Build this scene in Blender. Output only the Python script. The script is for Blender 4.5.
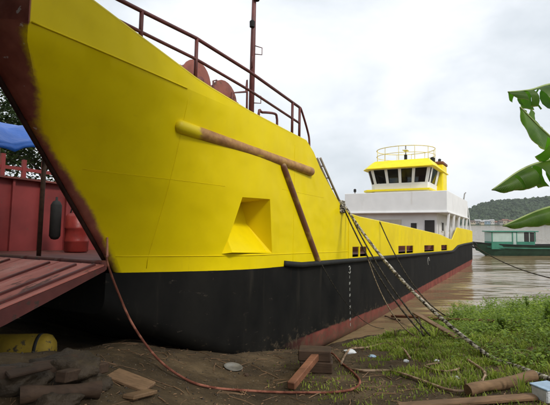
import bpy, bmesh, math, random
from mathutils import Vector, Matrix, noise as mnoise
RND = random.Random(7)
rad = math.radians
for o in list(bpy.data.objects): bpy.data.objects.remove(o)
SC = bpy.context.scene
COL = SC.collection

# ------------------------------------------------------------------ camera
WATER = -.22
EYE = 3.4                       # metres above the bank datum; the river lies a little below it
FPX, CX, CY = 450.0, 275.0, 202.5
TILT = math.atan(19.5 / FPX)
cam = bpy.data.cameras.new('camera')
cam.sensor_width = 36.0
cam.lens = 36.0 * FPX / 550.0
cam.clip_start, cam.clip_end = 0.05, 6000
camo = bpy.data.objects.new('camera', cam)
COL.objects.link(camo)
camo.location = (0, 0, EYE)
camo.rotation_euler = (rad(90) + TILT, 0, 0)
SC.camera = camo

# ------------------------------------------------------------------ sky, sun, exposure
SUN_DIR = Vector((0.52, -0.64, 0.80)).normalized()      # towards the sun
w = bpy.data.worlds.new('World'); SC.world = w; w.use_nodes = True
nt = w.node_tree; nt.nodes.clear()
def N(t, ty, **k):
    n = t.nodes.new(ty)
    for a, b in k.items(): setattr(n, a, b)
    return n
out = N(nt, 'ShaderNodeOutputWorld'); bg = N(nt, 'ShaderNodeBackground')
bg.inputs['Strength'].default_value = 0.112
sky = N(nt, 'ShaderNodeTexSky', sky_type='NISHITA')
sky.sun_disc = False
sky.sun_elevation = math.asin(SUN_DIR.z)
sky.sun_rotation = math.atan2(SUN_DIR.x, SUN_DIR.y)
sky.air_density = 1.0; sky.dust_density = 3.0
tc = N(nt, 'ShaderNodeTexCoord')
mp = N(nt, 'ShaderNodeMapping'); mp.inputs['Scale'].default_value = (1.0, 1.0, 2.0)
n1 = N(nt, 'ShaderNodeTexNoise'); n1.inputs['Scale'].default_value = 2.3; n1.inputs['Detail'].default_value = 7; n1.inputs['Roughness'].default_value = 0.52
n1.inputs['Distortion'].default_value = 0.25
cr = N(nt, 'ShaderNodeValToRGB')
cr.color_ramp.elements[0].position = 0.36; cr.color_ramp.elements[0].color = (6.2, 6.75, 7.25, 1)
cr.color_ramp.elements[1].position = 0.62; cr.color_ramp.elements[1].color = (9.6, 9.8, 10.0, 1)
e = cr.color_ramp.elements.new(0.5); e.color = (8.1, 8.5, 8.95, 1)
mx = N(nt, 'ShaderNodeMixRGB'); mx.inputs[0].default_value = 0.93
nt.links.new(tc.outputs['Generated'], mp.inputs[0]); nt.links.new(mp.outputs[0], n1.inputs['Vector'])
nt.links.new(n1.outputs['Fac'], cr.inputs[0])
nt.links.new(sky.outputs[0], mx.inputs[1]); nt.links.new(cr.outputs[0], mx.inputs[2])
nt.links.new(mx.outputs[0], bg.inputs[0]); nt.links.new(bg.outputs[0], out.inputs[0])
sun = bpy.data.lights.new('sun', 'SUN'); sun.energy = 2.05; sun.angle = rad(12); sun.color = (1.0, 0.96, 0.9)
suno = bpy.data.objects.new('sun', sun); COL.objects.link(suno)
suno.rotation_euler = SUN_DIR.to_track_quat('Z', 'Y').to_euler()
suno.location = (20, -20, 40)
SC.view_settings.view_transform = 'Standard'; SC.view_settings.look = 'None'
SC.view_settings.exposure = 0.12; SC.view_settings.gamma = 1.0
SC.render.engine = 'CYCLES'
SC.cycles.use_denoising = True
SC.cycles.max_bounces = 5
SC.cycles.use_adaptive_sampling = True; SC.cycles.adaptive_threshold = .02

# ------------------------------------------------------------------ helpers: frames
YAW, PITCH = math.atan2(.8575, .5145), rad(2.3)
SHIP_O = Vector((-2.4613, 6.5228, 1.2))
SHIP_M = Matrix.Translation(SHIP_O) @ Matrix.Rotation(YAW, 4, 'Z') @ Matrix.Rotation(PITCH, 4, 'Y')
def L(x, y, z): return SHIP_M @ Vector((x, y, z))          # ship to world: x aft, y to starboard (port side is 0), z up
def smooth(a, b, x):
    t = max(0.0, min(1.0, (x - a) / (b - a))); return t * t * (3 - 2 * t)
def interp(tab, x):
    if x <= tab[0][0]: return tab[0][1]
    for (a, b), (c, d) in zip(tab, tab[1:]):
        if x <= c: return b + (d - b) * (x - a) / (c - a)
    return tab[-1][1]
def fbm(x, y, s, o=4):
    return mnoise.fractal(Vector((x * s, y * s, 3.7)), 0.9, 2.0, o)
def ground_z(x, y, rough=True):
    s = -.55 * x + .83 * y
    z = 1.72 - .172 * s
    if s > 8.0: z -= .07 * (s - 8.0)
    if s < 1.0: z = 1.72 - .172 - .06 * (s - 1.0)
    if s < -6: z = 1.968
    z += .30 * math.exp(-((x + 4.4) ** 2 / 5.0 + (y - 4.4) ** 2 / 5.0))
    z += .22 * math.exp(-((x - 7.5) ** 2 / 9.0 + (y - 9.5) ** 2 / 5.0))
    z += .95 * smooth(.2, -3.2, x) * smooth(3.0, 5.5, y) * smooth(15.0 + 8*smooth(-2, -5, x), 7.5 + 6*smooth(-2, -5, x), y)
    z += .9 * smooth(-3.5, -6.5, x) * smooth(6.5, 9.5, y) * smooth(26, 14, y)
    p = -(x - SHIP_O.x) * .8575 + (y - SHIP_O.y) * .5145     # distance to starboard of the port side
    if p > 8.6: z = max(z, min(2.2, -1.2 + .55 * (p - 8.6)) - .4 * max(0.0, x + 5.0))
    z += .30 * math.exp(-((x + .3)**2/2.2 + (y - 10.1)**2/5.0))
    z = max(z, -2.5)
    if rough:
        r = math.hypot(x, y)
        if r < 60:
            z += .07 * fbm(x, y, .5) + .028 * fbm(x + 9, y, 2.1) + .012 * fbm(x, y + 4, 6.0, 2)
    return z
def pix_ray(px, py):
    v = Vector(((px - CX) / FPX, 1, -(py - CY) / FPX))
    return Matrix.Rotation(TILT, 3, 'X') @ v
def gp(px, py, up=0.0, water=False):                       # spot on the bank that the photograph shows there
    d = pix_ray(px, py); t = 2.0
    while t < 60:
        p = Vector((0, 0, EYE)) + d * t
        g = ground_z(p.x, p.y)
        if water: g = max(g, WATER)
        if p.z <= g: break
        t += .02
    p.z = g + up
    return p
def at(px, py, D):
    d = pix_ray(px, py); return Vector((0, 0, EYE)) + d * D

# ------------------------------------------------------------------ helpers: meshes
class MB:
    def __init__(s): s.v = []; s.f = []
    def add(s, vs, fs):
        b = len(s.v); s.v += [tuple(p) for p in vs]; s.f += [tuple(i + b for i in f) for f in fs]; return s
    def box(s, x0, x1, y0, y1, z0, z1):
        return s.add([(x0,y0,z0),(x1,y0,z0),(x1,y1,z0),(x0,y1,z0),(x0,y0,z1),(x1,y0,z1),(x1,y1,z1),(x0,y1,z1)],
                     [(0,3,2,1),(4,5,6,7),(0,1,5,4),(1,2,6,5),(2,3,7,6),(3,0,4,7)])
    def hexa(s, p): return s.add(p, [(0,3,2,1),(4,5,6,7),(0,1,5,4),(1,2,6,5),(2,3,7,6),(3,0,4,7)])
    def beam(s, p, q, wd, ht, up=(0, 0, 1)):
        p, q = Vector(p), Vector(q); d = (q - p).normalized(); u = Vector(up)
        r = d.cross(u)
        if r.length < 1e-4: r = d.cross(Vector((1, 0, 0)))
        r.normalize(); u = r.cross(d).normalized()
        a, b = r * wd / 2, u * ht / 2
        return s.hexa([p-a-b, p+a-b, q+a-b, q-a-b, p-a+b, p+a+b, q+a+b, q-a+b])
    def tube(s, pts, r, n=8, caps=True, squash=None):
        pts = [Vector(p) for p in pts]; rs = r if isinstance(r, (list, tuple)) else [r] * len(pts)
        b = len(s.v); prev = None
        for i, p in enumerate(pts):
            d = (pts[min(i+1, len(pts)-1)] - pts[max(i-1, 0)])
            d = d.normalized() if d.length > 1e-9 else Vector((0, 0, 1))
            if prev is None:
                a = d.cross(Vector((0, 0, 1)))
                if a.length < 1e-3: a = d.cross(Vector((0, 1, 0)))
            else:
                a = prev - d * prev.dot(d)
            a.normalize(); prev = a; c = d.cross(a)
            for k in range(n):
                t = 2 * math.pi * k / n
                s.v.append(tuple(p + (a * math.cos(t) + c * math.sin(t)) * rs[i]))
        for i in range(len(pts) - 1):
            for k in range(n):
                k2 = (k + 1) % n
                s.f.append((b+i*n+k, b+i*n+k2, b+(i+1)*n+k2, b+(i+1)*n+k))
        if caps:
            s.f.append(tuple(b + k for k in reversed(range(n))))
            s.f.append(tuple(b + (len(pts)-1)*n + k for k in range(n)))
        return s
    def cyl(s, p, q, r, n=16): return s.tube([p, q], r, n)
    def grid(s, rows):
        b = len(s.v); m = len(rows[0])
        for r in rows: s.v += [tuple(p) for p in r]
        for i in range(len(rows) - 1):
            for j in range(m - 1):
                s.f.append((b+i*m+j, b+i*m+j+1, b+(i+1)*m+j+1, b+(i+1)*m+j))
        return s
    def poly(s, pts): return s.add(pts, [tuple(range(len(pts)))])
    def prism(s, pts, d):
        d = Vector(d); n = len(pts); A = [Vector(p) for p in pts]
        return s.add(A + [p + d for p in A], [tuple(range(n)), tuple(range(2*n-1, n-1, -1))] + [(i, i+n, (i+1)%n+n, (i+1)%n) for i in range(n)])
    def lathe(s, prof, org, axis, n=20):
        axis = Vector(axis).normalized(); a = axis.orthogonal().normalized(); c = axis.cross(a); org = Vector(org)
        rows = []
        for h, r in prof:
            rows.append([org + axis*h + (a*math.cos(2*math.pi*k/n) + c*math.sin(2*math.pi*k/n))*max(r, 1e-4) for k in range(n+1)])
        return s.grid(rows)
    def build(s, name, mat, parent=None, smooth=False, bevel=0, solid=0, recalc=True, weld=False, bseg=1):
        me = bpy.data.meshes.new(name); me.from_pydata(s.v, [], s.f); me.update()
        if recalc or weld:
            bm = bmesh.new(); bm.from_mesh(me)
            if weld: bmesh.ops.remove_doubles(bm, verts=bm.verts, dist=1e-4)
            bmesh.ops.recalc_face_normals(bm, faces=bm.faces); bm.to_mesh(me); bm.free()
        me.materials.append(mat)
        o = bpy.data.objects.new(name, me); COL.objects.link(o)
        if parent: o.parent = parent
        if smooth:
            for p in me.polygons: p.use_smooth = True
        if solid:
            m = o.modifiers.new('solid', 'SOLIDIFY'); m.thickness = solid; m.offset = 0
        if bevel:
            m = o.modifiers.new('bevel', 'BEVEL'); m.width = bevel; m.segments = bseg; m.limit_method = 'ANGLE'
        return o
def tag(o, label, cat, group=None, kind=None):
    if label: o['label'] = label
    if cat: o['category'] = cat
    if group: o['group'] = group
    if kind: o['kind'] = kind
    return o
def empty(name, loc=(0, 0, 0), rz=0.0, matrix=None):
    o = bpy.data.objects.new(name, None); COL.objects.link(o); o.empty_display_size = .2
    if matrix is not None: o.matrix_world = matrix
    else: o.location = loc; o.rotation_euler = (0, 0, rz)
    return o
def curve(pts, n=10):                                        # Catmull-Rom through the points
    P = [Vector(p) for p in pts]; P = [P[0]*2 - P[1]] + P + [P[-1]*2 - P[-2]]; r = []
    for i in range(1, len(P) - 2):
        a, b, c, d = P[i-1:i+3]
        for k in range(n):
            t = k / n
            r.append(.5*((2*b) + (c-a)*t + (2*a-5*b+4*c-d)*t*t + (3*b-a-3*c+d)*t**3))
    r.append(P[-2]); return r
def sag(p, q, drop, n=24):
    p, q = Vector(p), Vector(q)
    return [p.lerp(q, i/n) - Vector((0, 0, 4*drop*(i/n)*(1-i/n))) for i in range(n+1)]

# ------------------------------------------------------------------ helpers: materials
class Mat:
    def __init__(s, name, rough=.6, spec=.4):
        s.m = bpy.data.materials.new(name); s.m.use_nodes = True; s.t = s.m.node_tree
        s.b = s.t.nodes['Principled BSDF']; s.b.inputs['Roughness'].default_value = rough
        s.b.inputs['Specular IOR Level'].default_value = spec
        s.tc = N(s.t, 'ShaderNodeTexCoord'); s.bumps = []
    def l(s, a, b): s.t.links.new(a, b)
    def noise(s, scale, detail=4, stretch=None, rough=.55, dist=0):
        n = N(s.t, 'ShaderNodeTexNoise'); n.inputs['Scale'].default_value = scale; n.inputs['Detail'].default_value = detail
        n.inputs['Roughness'].default_value = rough; n.inputs['Distortion'].default_value = dist
        if stretch:
            m = N(s.t, 'ShaderNodeMapping'); m.inputs['Scale'].default_value = stretch
            s.l(s.tc.outputs['Object'], m.inputs[0]); s.l(m.outputs[0], n.inputs['Vector'])
        else: s.l(s.tc.outputs['Object'], n.inputs['Vector'])
        return n.outputs['Fac']
    def ramp(s, fac, stops):
        r = N(s.t, 'ShaderNodeValToRGB'); el = r.color_ramp.elements
        while len(el) < len(stops): el.new(.5)
        for e, (p, c) in zip(el, stops):
            e.position = p; e.color = (*c, 1) if len(c) == 3 else c
        s.l(fac, r.inputs[0]); return r.outputs[0]
    def mask(s, fac, lo, hi):
        r = N(s.t, 'ShaderNodeMapRange'); r.interpolation_type = 'SMOOTHSTEP'
        r.inputs['From Min'].default_value = lo; r.inputs['From Max'].default_value = hi
        s.l(fac, r.inputs[0]); return r.outputs[0]
    def math(s, op, a, b=None):
        n = N(s.t, 'ShaderNodeMath', operation=op)
        for i, v in enumerate((a, b)):
            if v is None: continue
            if hasattr(v, 'links'): s.l(v, n.inputs[i])
            else: n.inputs[i].default_value = v
        return n.outputs[0]
    def mix(s, fac, a, b, mode='MIX'):
        n = N(s.t, 'ShaderNodeMixRGB', blend_type=mode)
        for i, v in enumerate((fac, a, b)):
            if hasattr(v, 'links'): s.l(v, n.inputs[i])
            elif isinstance(v, (int, float)): n.inputs[i].default_value = v
            else: n.inputs[i].default_value = (*v, 1)
        return n.outputs[0]
    def xyz(s):
        n = N(s.t, 'ShaderNodeSeparateXYZ'); s.l(s.tc.outputs['Object'], n.inputs[0]); return n.outputs
    def bump(s, h, dist, strength=1.0):
        n = N(s.t, 'ShaderNodeBump'); n.inputs['Strength'].default_value = strength; n.inputs['Distance'].default_value = dist
        s.l(h, n.inputs['Height'])
        if s.bumps: s.l(s.bumps[-1], n.inputs['Normal'])
        s.bumps.append(n.outputs[0]); s.l(n.outputs[0], s.b.inputs['Normal'])
    def col(s, c):
        if hasattr(c, 'links'): s.l(c, s.b.inputs['Base Color'])
        else: s.b.inputs['Base Color'].default_value = (*c, 1)
    def rough(s, fac, a, b):
        r = N(s.t, 'ShaderNodeMapRange'); r.inputs['To Min'].default_value = a; r.inputs['To Max'].default_value = b
        s.l(fac, r.inputs[0]); s.l(r.outputs[0], s.b.inputs['Roughness'])
def vary(c, k): return tuple(min(1, x*k) for x in c)
def simple(name, c, rough=.6, var=.25, scale=3.0, bump=.004, bscale=None, stretch=None, spec=.4, rust=None, rustamt=.62, metallic=0):
    m = Mat(name, rough, spec)
    n = m.noise(scale, 5, stretch)
    colr = m.ramp(n, [(.3, vary(c, 1-var)), (.7, vary(c, 1+var))])
    if rust:
        r = m.noise(scale*1.7 + .9, 7, stretch, .65)
        colr = m.mix(m.mask(r, rustamt, rustamt+.07), colr, rust)
    m.col(colr)
    if bump: m.bump(m.noise(bscale or scale*6, 4, stretch), bump)
    m.b.inputs['Metallic'].default_value = metallic
    return m.m

YEL = (.72, .565, .004)
PRIMER = (.115, .033, .024)
# yellow topside paint, with red-brown primer left bare round the nose of the bow
m = Mat('yellow_hull_paint', .42, .10); X, Y_, Z = m.xyz()
big = m.noise(.55, 3); fine = m.noise(7, 6, (1, 1, .5))
yc = m.ramp(big, [(.3, (.72, .545, .002)), (.7, (.82, .64, .002))])
yc = m.mix(m.math('MULTIPLY', m.mask(fine, .52, .75), .10), yc, (.50, .38, .01))
stk = m.noise(3.2, 6, (1, 1, .1), .6)
yc = m.mix(m.math('MULTIPLY', m.mask(stk, .62, .82), .22), yc, (.40, .27, .02))
# nose line: x at the corner as a function of height
zc = N(m.t, 'ShaderNodeFloatCurve')
zr = m.math('DIVIDE', m.math('SUBTRACT', Z, 1.3), 4.0)
cm = zc.mapping.curves[0]
pts = [(1.33, 1.19), (1.75, 1.0), (2.39, .48), (3.1, -.21), (3.5, -.64), (3.87, -.85), (4.22, -1.1), (4.5, -1.35), (5.3, -1.37)]
cm.points[0].location = ((pts[0][0]-1.3)/4, (pts[0][1]+2)/4); cm.points[1].location = (1, (pts[-1][1]+2)/4)
for a, b in pts[1:-1]: cm.points.new((a-1.3)/4, (b+2)/4)
zc.mapping.update(); m.l(zr, zc.inputs['Value'])
xc = m.math('SUBTRACT', m.math('MULTIPLY', zc.outputs[0], 4.0), 2.0)
wob = m.math('MULTIPLY', m.math('SUBTRACT', m.noise(2.2, 4), .5), .22)
dd = m.math('ADD', m.math('SUBTRACT', X, xc), wob)
low = m.mask(m.math('ADD', dd, m.math('MULTIPLY', m.math('SUBTRACT', m.noise(11, 6, None, .7), .5), .12)), .05, -.07)
up = m.mask(m.math('SUBTRACT', X, -1.35), .012, -.012)
isup = m.mask(Z, 4.60, 4.64)
nm = m.math('ADD', m.math('MULTIPLY', low, m.math('SUBTRACT', 1.0, isup)), m.math('MULTIPLY', up, isup))
pr = m.ramp(m.noise(4, 6), [(.35, (.20, .06, .045)), (.68, (.32, .11, .075))])
chips = m.mask(m.noise(9, 3), .68, .72)
pr = m.mix(m.math('MULTIPLY', chips, .7), pr, (.55, .5, .46))
c = m.mix(nm, yc, pr)
rr_ = m.mask(m.noise(2.6, 7, (1.8, 1, .07), .72), .665, .74)
c = m.mix(m.math('MULTIPLY', rr_, .30), c, (.26, .13, .02))
# a few scuffs and runs under the sheer
sc = m.mask(m.noise(5.5, 7, (.5, 1, 2.2), .7), .69, .74)
c = m.mix(m.math('MULTIPLY', sc, .5), c, (.3, .2, .05))
m.col(c); m.bump(m.noise(.9, 2), .10, .7); m.bump(m.noise(14, 4), .003, .4)
# plating dents: shallow panels between frames
wv = N(m.t, 'ShaderNodeTexWave'); wv.inputs['Scale'].default_value = .52; wv.inputs['Distortion'].default_value = .8; wv.bands_direction = 'X'
m.l(m.tc.outputs['Object'], wv.inputs['Vector']); m.bump(wv.outputs['Fac'], .012, .5)
M_HULLY = m.m
M_YEL = simple('yellow_paint', YEL, .45, .12, 2.0, .003)
M_YELD = simple('dirty_yellow_paint', (.27, .18, .012), .7, .4, 3.0, .006, rust=(.06, .045, .025), rustamt=.55)  # base yellow darkened for the shade under the ramp; blotches are grime
M_HOUSEY = simple('bright_yellow_paint', (.9, .72, .005), .42, .08, 2.0, .003)
# worn pipe fender: primer showing through the yellow
m = Mat('worn_yellow_pipe', .5); X, Y_, Z = m.xyz()
n = m.math('ADD', m.noise(1.4, 5, (.6, 2, 2)), m.math('MULTIPLY', m.mask(X, 1.6, 2.5), .28))
n = m.math('ADD', n, m.math('MULTIPLY', m.mask(Y_, -.02, -.12), .22))
m.col(m.mix(m.mask(n, .60, .72), (.72, .56, .004), m.ramp(m.noise(5, 7, None, .7), [(.3, (.22, .10, .035)), (.5, (.36, .18, .06)), (.7, (.50, .30, .07))])))
m.bump(m.noise(12, 4), .004); M_PIPE = m.m
m = Mat('brown_brace_primer', .55); X, Y_, Z = m.xyz()
n = m.noise(2.4, 5)
m.col(m.mix(m.mask(n, .52, .66), (.17, .07, .04), (.30, .19, .05))); m.bump(m.noise(12, 4), .004); M_BRACE = m.m
# black and red lower hull
m = Mat('black_red_hull_paint', .7, .12); X, Y_, Z = m.xyz()
line = m.math('ADD', -.54, m.math('MULTIPLY', m.math('MAXIMUM', m.math('SUBTRACT', X, 14.0), 0.0), .044))
edge = m.math('ADD', m.math('SUBTRACT', Z, line), m.math('MULTIPLY', m.math('SUBTRACT', m.noise(3, 5), .5), .10))
blk = m.ramp(m.noise(1.3, 6, (1, 1, .5)), [(.3, (.0035, .0035, .0035)), (.72, (.013, .012, .010))])
st = m.noise(2.6, 6, (1.2, 1, .12), .6)
blk = m.mix(m.math('MULTIPLY', m.mask(st, .56, .78), .55), blk, (.04, .034, .025))
red = m.ramp(m.noise(2.0, 6, (1, 1, .6)), [(.3, (.12, .032, .026)), (.7, (.26, .075, .056))])
mud = m.mask(Z, -.55, -1.2)
red = m.mix(m.math('MULTIPLY', m.math('MULTIPLY', mud, m.noise(4, 5)), .9), red, (.11, .085, .055))
fwd = m.mask(X, 7.6, 5.0)
cc = m.mix(m.math('MULTIPLY', m.mask(edge, .03, -.03), m.math('SUBTRACT', 1.0, fwd)), blk, red)
sc = m.mask(m.noise(6, 7, (.3, 1, 1.5), .7), .63, .70)
cc = m.mix(m.math('MULTIPLY', sc, .4), cc, (.13, .105, .08))
sp = m.math('ADD', m.noise(5, 8, None, .75), m.math('MULTIPLY', m.mask(Z, .3, -1.1), .22))
cc = m.mix(m.math('MULTIPLY', m.mask(sp, .64, .74), .6), cc, (.095, .072, .045))
rs = m.mask(m.noise(2.1, 7, (1.6, 1, .09), .7), .64, .72)
cc = m.mix(m.math('MULTIPLY', rs, .4), cc, (.10, .05, .025))
m.col(cc); m.bump(m.noise(1.0, 2), .05, .5); m.bump(m.noise(16, 4), .004, .5); M_LOWER = m.m
M_BLACK = simple('black_rubber', (.016, .016, .015), .7, .4, 4, .006, spec=.25)
M_STEMB = simple('dark_worn_steel', (.035, .016, .012), .7, .5, 5, .006, spec=.2)
M_PRIMER = simple('red_brown_primer', (.15, .042, .032), .6, .3, 3, .004, rust=(.09, .05, .03))
M_RAIL = simple('maroon_rail_paint', (.13, .035, .03), .5, .3, 5, .003, rust=(.10, .055, .03), rustamt=.66)
M_WINCH = simple('red_winch_primer', (.27, .085, .06), .55, .3, 4, .004, rust=(.12, .06, .035), rustamt=.6)
M_INNER = simple('red_deck_paint', (.22, .034, .032), .6, .25, 1.2, .004, rust=(.12, .045, .03), rustamt=.64)
M_DECK = simple('deck_primer', (.13, .045, .035), .7, .35, 1.5, .006, rust=(.09, .06, .04))
M_WHITE = simple('white_house_paint', (.80, .80, .79), .5, .06, 1.2, .004, rust=(.62, .57, .5), rustamt=.70)
m = Mat('white_house_paint_streaked', .5, .4)
c = m.ramp(m.noise(1.2, 5), [(.3, (.76, .76, .75)), (.7, (.84, .84, .83))])
c = m.mix(m.math('MULTIPLY', m.mask(m.noise(2.4, 6, (1, 1, .12), .65), .58, .76), .45), c, (.55, .50, .43))
c = m.mix(m.mask(m.noise(3.4, 7, (1, 1, .35), .72), .70, .76), c, (.34, .20, .12))
m.col(c); m.bump(m.noise(.9, 3), .04, .5); M_WHITE = m.m
M_GREYW = simple('offwhite_house_paint', (.70, .69, .67), .55, .1, 1.0, .003)
M_DARK = simple('dark_interior', (.03, .028, .026), .8, .3, 2, 0)
M_STEEL = simple('bare_steel', (.25, .24, .22), .45, .3, 6, .003, metallic=.6)
M_WMARK = simple('white_marking_paint', (.30, .30, .27), .6, .2, 12, 0)
M_BROWN = simple('rust_brown_paint', (.17, .06, .03), .6, .3, 4, .003)
# ramp paint: faded pink red with rust and dirt
m = Mat('faded_ramp_paint', .7, .3)
c = m.ramp(m.noise(1.6, 6, (.6, 1, 1)), [(.28, (.42, .12, .09)), (.55, (.60, .21, .165)), (.75, (.70, .33, .27))])
c = m.mix(m.mask(m.noise(3.6, 8, (.35, 1, 1), .7), .56, .66), c, (.12, .055, .04))
c = m.mix(m.mask(m.noise(9, 6), .62, .7), c, (.36, .26, .21))
m.col(c); m.bump(m.noise(18, 5), .006); M_RAMP = m.m
M_RAMPSIDE = simple('dark_red_ramp_side', (.13, .032, .026), .6, .35, 2.5, .005, rust=(.07, .04, .03), rustamt=.58)
# window glass: clear pane with a sky reflection
def glass(name, tint, gl=.06):
    mt = bpy.data.materials.new(name); mt.use_nodes = True; t = mt.node_tree; t.nodes.clear()
    o_ = N(t, 'ShaderNodeOutputMaterial'); mxs = N(t, 'ShaderNodeMixShader'); tr = N(t, 'ShaderNodeBsdfTransparent'); g = N(t, 'ShaderNodeBsdfGlossy')
    fr = N(t, 'ShaderNodeFresnel'); fr.inputs[0].default_value = 1.45
    tr.inputs[0].default_value = (*tint, 1); g.inputs['Roughness'].default_value = gl
    t.links.new(fr.outputs[0], mxs.inputs[0]); t.links.new(tr.outputs[0], mxs.inputs[1]); t.links.new(g.outputs[0], mxs.inputs[2]); t.links.new(mxs.outputs[0], o_.inputs[0])
    return mt
M_GLASS = glass('tinted_glass', (.45, .47, .47))
# wood, rope, ground, plants
def wood(name, c, rough=.75):
    m = Mat(name, rough, .25)
    n = m.noise(3.0, 6, (1, 1, 1), .6, .4)
    g = m.noise(26, 4, (.15, 1, 1))
    cc = m.ramp(n, [(.3, vary(c, .6)), (.7, vary(c, 1.3))])
    cc = m.mix(m.math('MULTIPLY', m.mask(g, .45, .7), .5), cc, vary(c, .45))
    m.col(cc); m.bump(g, .006); return m.m
M_WOOD = wood('weathered_timber', (.20, .12, .065)); M_WOODD = wood('dark_wet_timber', (.07, .042, .026))
M_LOG = wood('peeled_log', (.19, .115, .06)); M_WOODR = wood('reddish_timber', (.20, .085, .045)); M_BAMBOO = wood('grey_bamboo', (.34, .29, .23))
def ropemat(name, a, b, scale, lo=.45, hi=.6):
    m = Mat(name, .9, .1); n = m.noise(scale, 5)
    m.col(m.ramp(n, [(lo, a), (hi, b)])); m.bump(m.noise(60, 3), .006); return m.m
M_ROPE = ropemat('frayed_white_rope', (.05, .04, .03), (.50, .46, .38), 13, .42, .56)
M_ROPED = ropemat('dark_tarred_rope', (.02, .018, .014), (.09, .075, .055), 20)
M_ROPEB = ropemat('brown_rope', (.10, .075, .045), (.26, .20, .13), 18)
M_HOSE = ropemat('tan_hose', (.19, .125, .08), (.40, .29, .20), 7)
M_HOSER = ropemat('reddish_hose', (.13, .045, .03), (.30, .12, .08), 5)
m = Mat('muddy_bank', .88, .25); X, Y_, Z = m.xyz()
n = m.noise(1.1, 8, None, .62); n2 = m.noise(5.5, 8, None, .68)
c = m.ramp(n, [(.3, (.038, .025, .012)), (.52, (.095, .064, .032)), (.72, (.18, .125, .066))])
c = m.mix(m.math('MULTIPLY', m.mask(n2, .45, .75), .6), c, (.04, .029, .018))
c = m.mix(m.mask(m.noise(26, 4), .64, .7), c, (.20, .17, .12))
wet = m.mask(Z, .12, -.2)
c = m.mix(m.math('MULTIPLY', wet, .55), c, (.035, .026, .016))
m.col(c); m.rough(wet, .92, .45)
m.bump(m.noise(4, 8, None, .65), .10); m.bump(m.noise(22, 6, None, .7), .03); M_GROUND = m.m
m = Mat('river_water', .11, .5)
m.col(m.ramp(m.noise(.12, 4), [(.3, (.20, .140, .070)), (.7, (.25, .185, .10))]))
m.b.inputs['IOR'].default_value = 1.33
m.bump(m.noise(.12, 3, (1, 2.2, 1)), 1.2, .45); m.bump(m.noise(.55, 3, (1, 2.2, 1)), .14, .4); m.bump(m.noise(2.6, 4, (1, 1.8, 1)), .035, .4); M_WATER = m.m
def leafmat(name, a, b, scale=2.0, rough=.5, trans=.35):
    m = Mat(name, rough, .35); n = m.noise(scale, 4)
    info = N(m.t, 'ShaderNodeNewGeometry')
    c = m.ramp(m.math('ADD', m.math('MULTIPLY', n, .6), m.math('MULTIPLY', info.outputs['Random Per Island'], .4)), [(.25, a), (.75, b)])
    m.col(c)
    o_ = m.t.nodes['Material Output']; tl = N(m.t, 'ShaderNodeBsdfTranslucent'); ms = N(m.t, 'ShaderNodeMixShader'); ms.inputs[0].default_value = trans
    m.l(c, tl.inputs[0]); m.l(m.b.outputs[0], ms.inputs[1]); m.l(tl.outputs[0], ms.inputs[2]); m.l(ms.outputs[0], o_.inputs[0])
    return m.m
M_GRASS = leafmat('bank_grass', (.12, .19, .018), (.37, .44, .06), 1.2, .6, .45)
M_GRASSD = leafmat('dry_grass', (.14, .11, .05), (.28, .22, .11), 1.2, .8)
M_WEED = leafmat('weed_leaves', (.09, .17, .014), (.31, .42, .04), 2, .5, .45)
M_TREE = leafmat('tree_leaves', (.022, .045, .012), (.085, .125, .035), 1.5, .6, .25)
M_BARK = wood('bark', (.10, .08, .06))
M_LITTER = leafmat('dry_leaf_litter', (.10, .055, .03), (.30, .18, .10), 3, .85, .1)

# ------------------------------------------------------------------ ground, water, far bank
def spaced(lo, hi, fine_lo, fine_hi, step, grow):
    xs = [fine_lo + i*step for i in range(int((fine_hi-fine_lo)/step)+1)]
    s = step; x = xs[-1]
    while x < hi: s *= grow; x += s; xs.append(min(x, hi))
    s = step; x = xs[0]
    while x > lo: s *= grow; x -= s; xs.insert(0, max(x, lo))
    return xs
gx = spaced(-2500, 2500, -9, 11, .085, 1.25); gy = spaced(-600, 3500, 1.5, 17, .085, 1.25)
b = MB(); b.grid([[(x, y, ground_z(x, y)) for x in gx] for y in gy])
ground = b.build('ground', M_GROUND, smooth=True, recalc=False); ground['kind'] = 'structure'
b = MB(); wx = spaced(-2500, 2500, -20, 60, 4, 1.4); wy = spaced(0, 3400, 4, 80, 4, 1.4)
b.grid([[(x, y, WATER) for x in wx] for y in wy])
water = b.build('river', M_WATER, recalc=False); water['kind'] = 'structure'

# ------------------------------------------------------------------ the yellow landing craft
ship = empty('landing_craft', matrix=SHIP_M)
tag(ship, 'big yellow landing craft with black and red lower hull, bow on the mud bank', 'ship')
BEAM = 7.8
ZT = [(-1.9, 5.66), (-1.37, 5.55), (-.53, 5.33), (.4, 5.15), (1.87, 4.89), (3.54, 4.74), (5.34, 4.66), (6.46, 4.62), (6.99, 4.09), (7.8, 3.56), (8.6, 3.08), (9.18, 2.86), (10.37, 2.76)]
XC = [(1.33, 1.24), (1.75, 1.05), (2.39, .52), (3.1, -.18), (3.87, -.88), (4.5, -1.35), (4.66, -1.37), (9, -1.37)]
KN = 4.66
def yoff(x, z):                                            # how far the plating stands inboard of the parallel side
    d = x - interp(XC, z)
    r = .36 * max(0, 1 - d / 2.6) ** 2.0 * smooth(KN, 3.4, z)
    f = .98 * max(0, min(1, (KN - z) / 3.1)) ** .9 * smooth(4.4, .1, x) ** 1.1
    o = r + f
    if z >= KN: o = .03 * max(0, 1 - d / 1.5) ** 2 - .018 * smooth(2.4, .6, x)
    return o
def stem(z):
    z = min(z, KN); y = 1.38 - .23 * (z - 1.66)
    return .72 - .745 * (z - 1.66) + .72 * (y - 1.0), y
qs = [9.4 - i * .45 for i in range(18)] + [1.5 - i * .1435 for i in range(21)]
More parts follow.
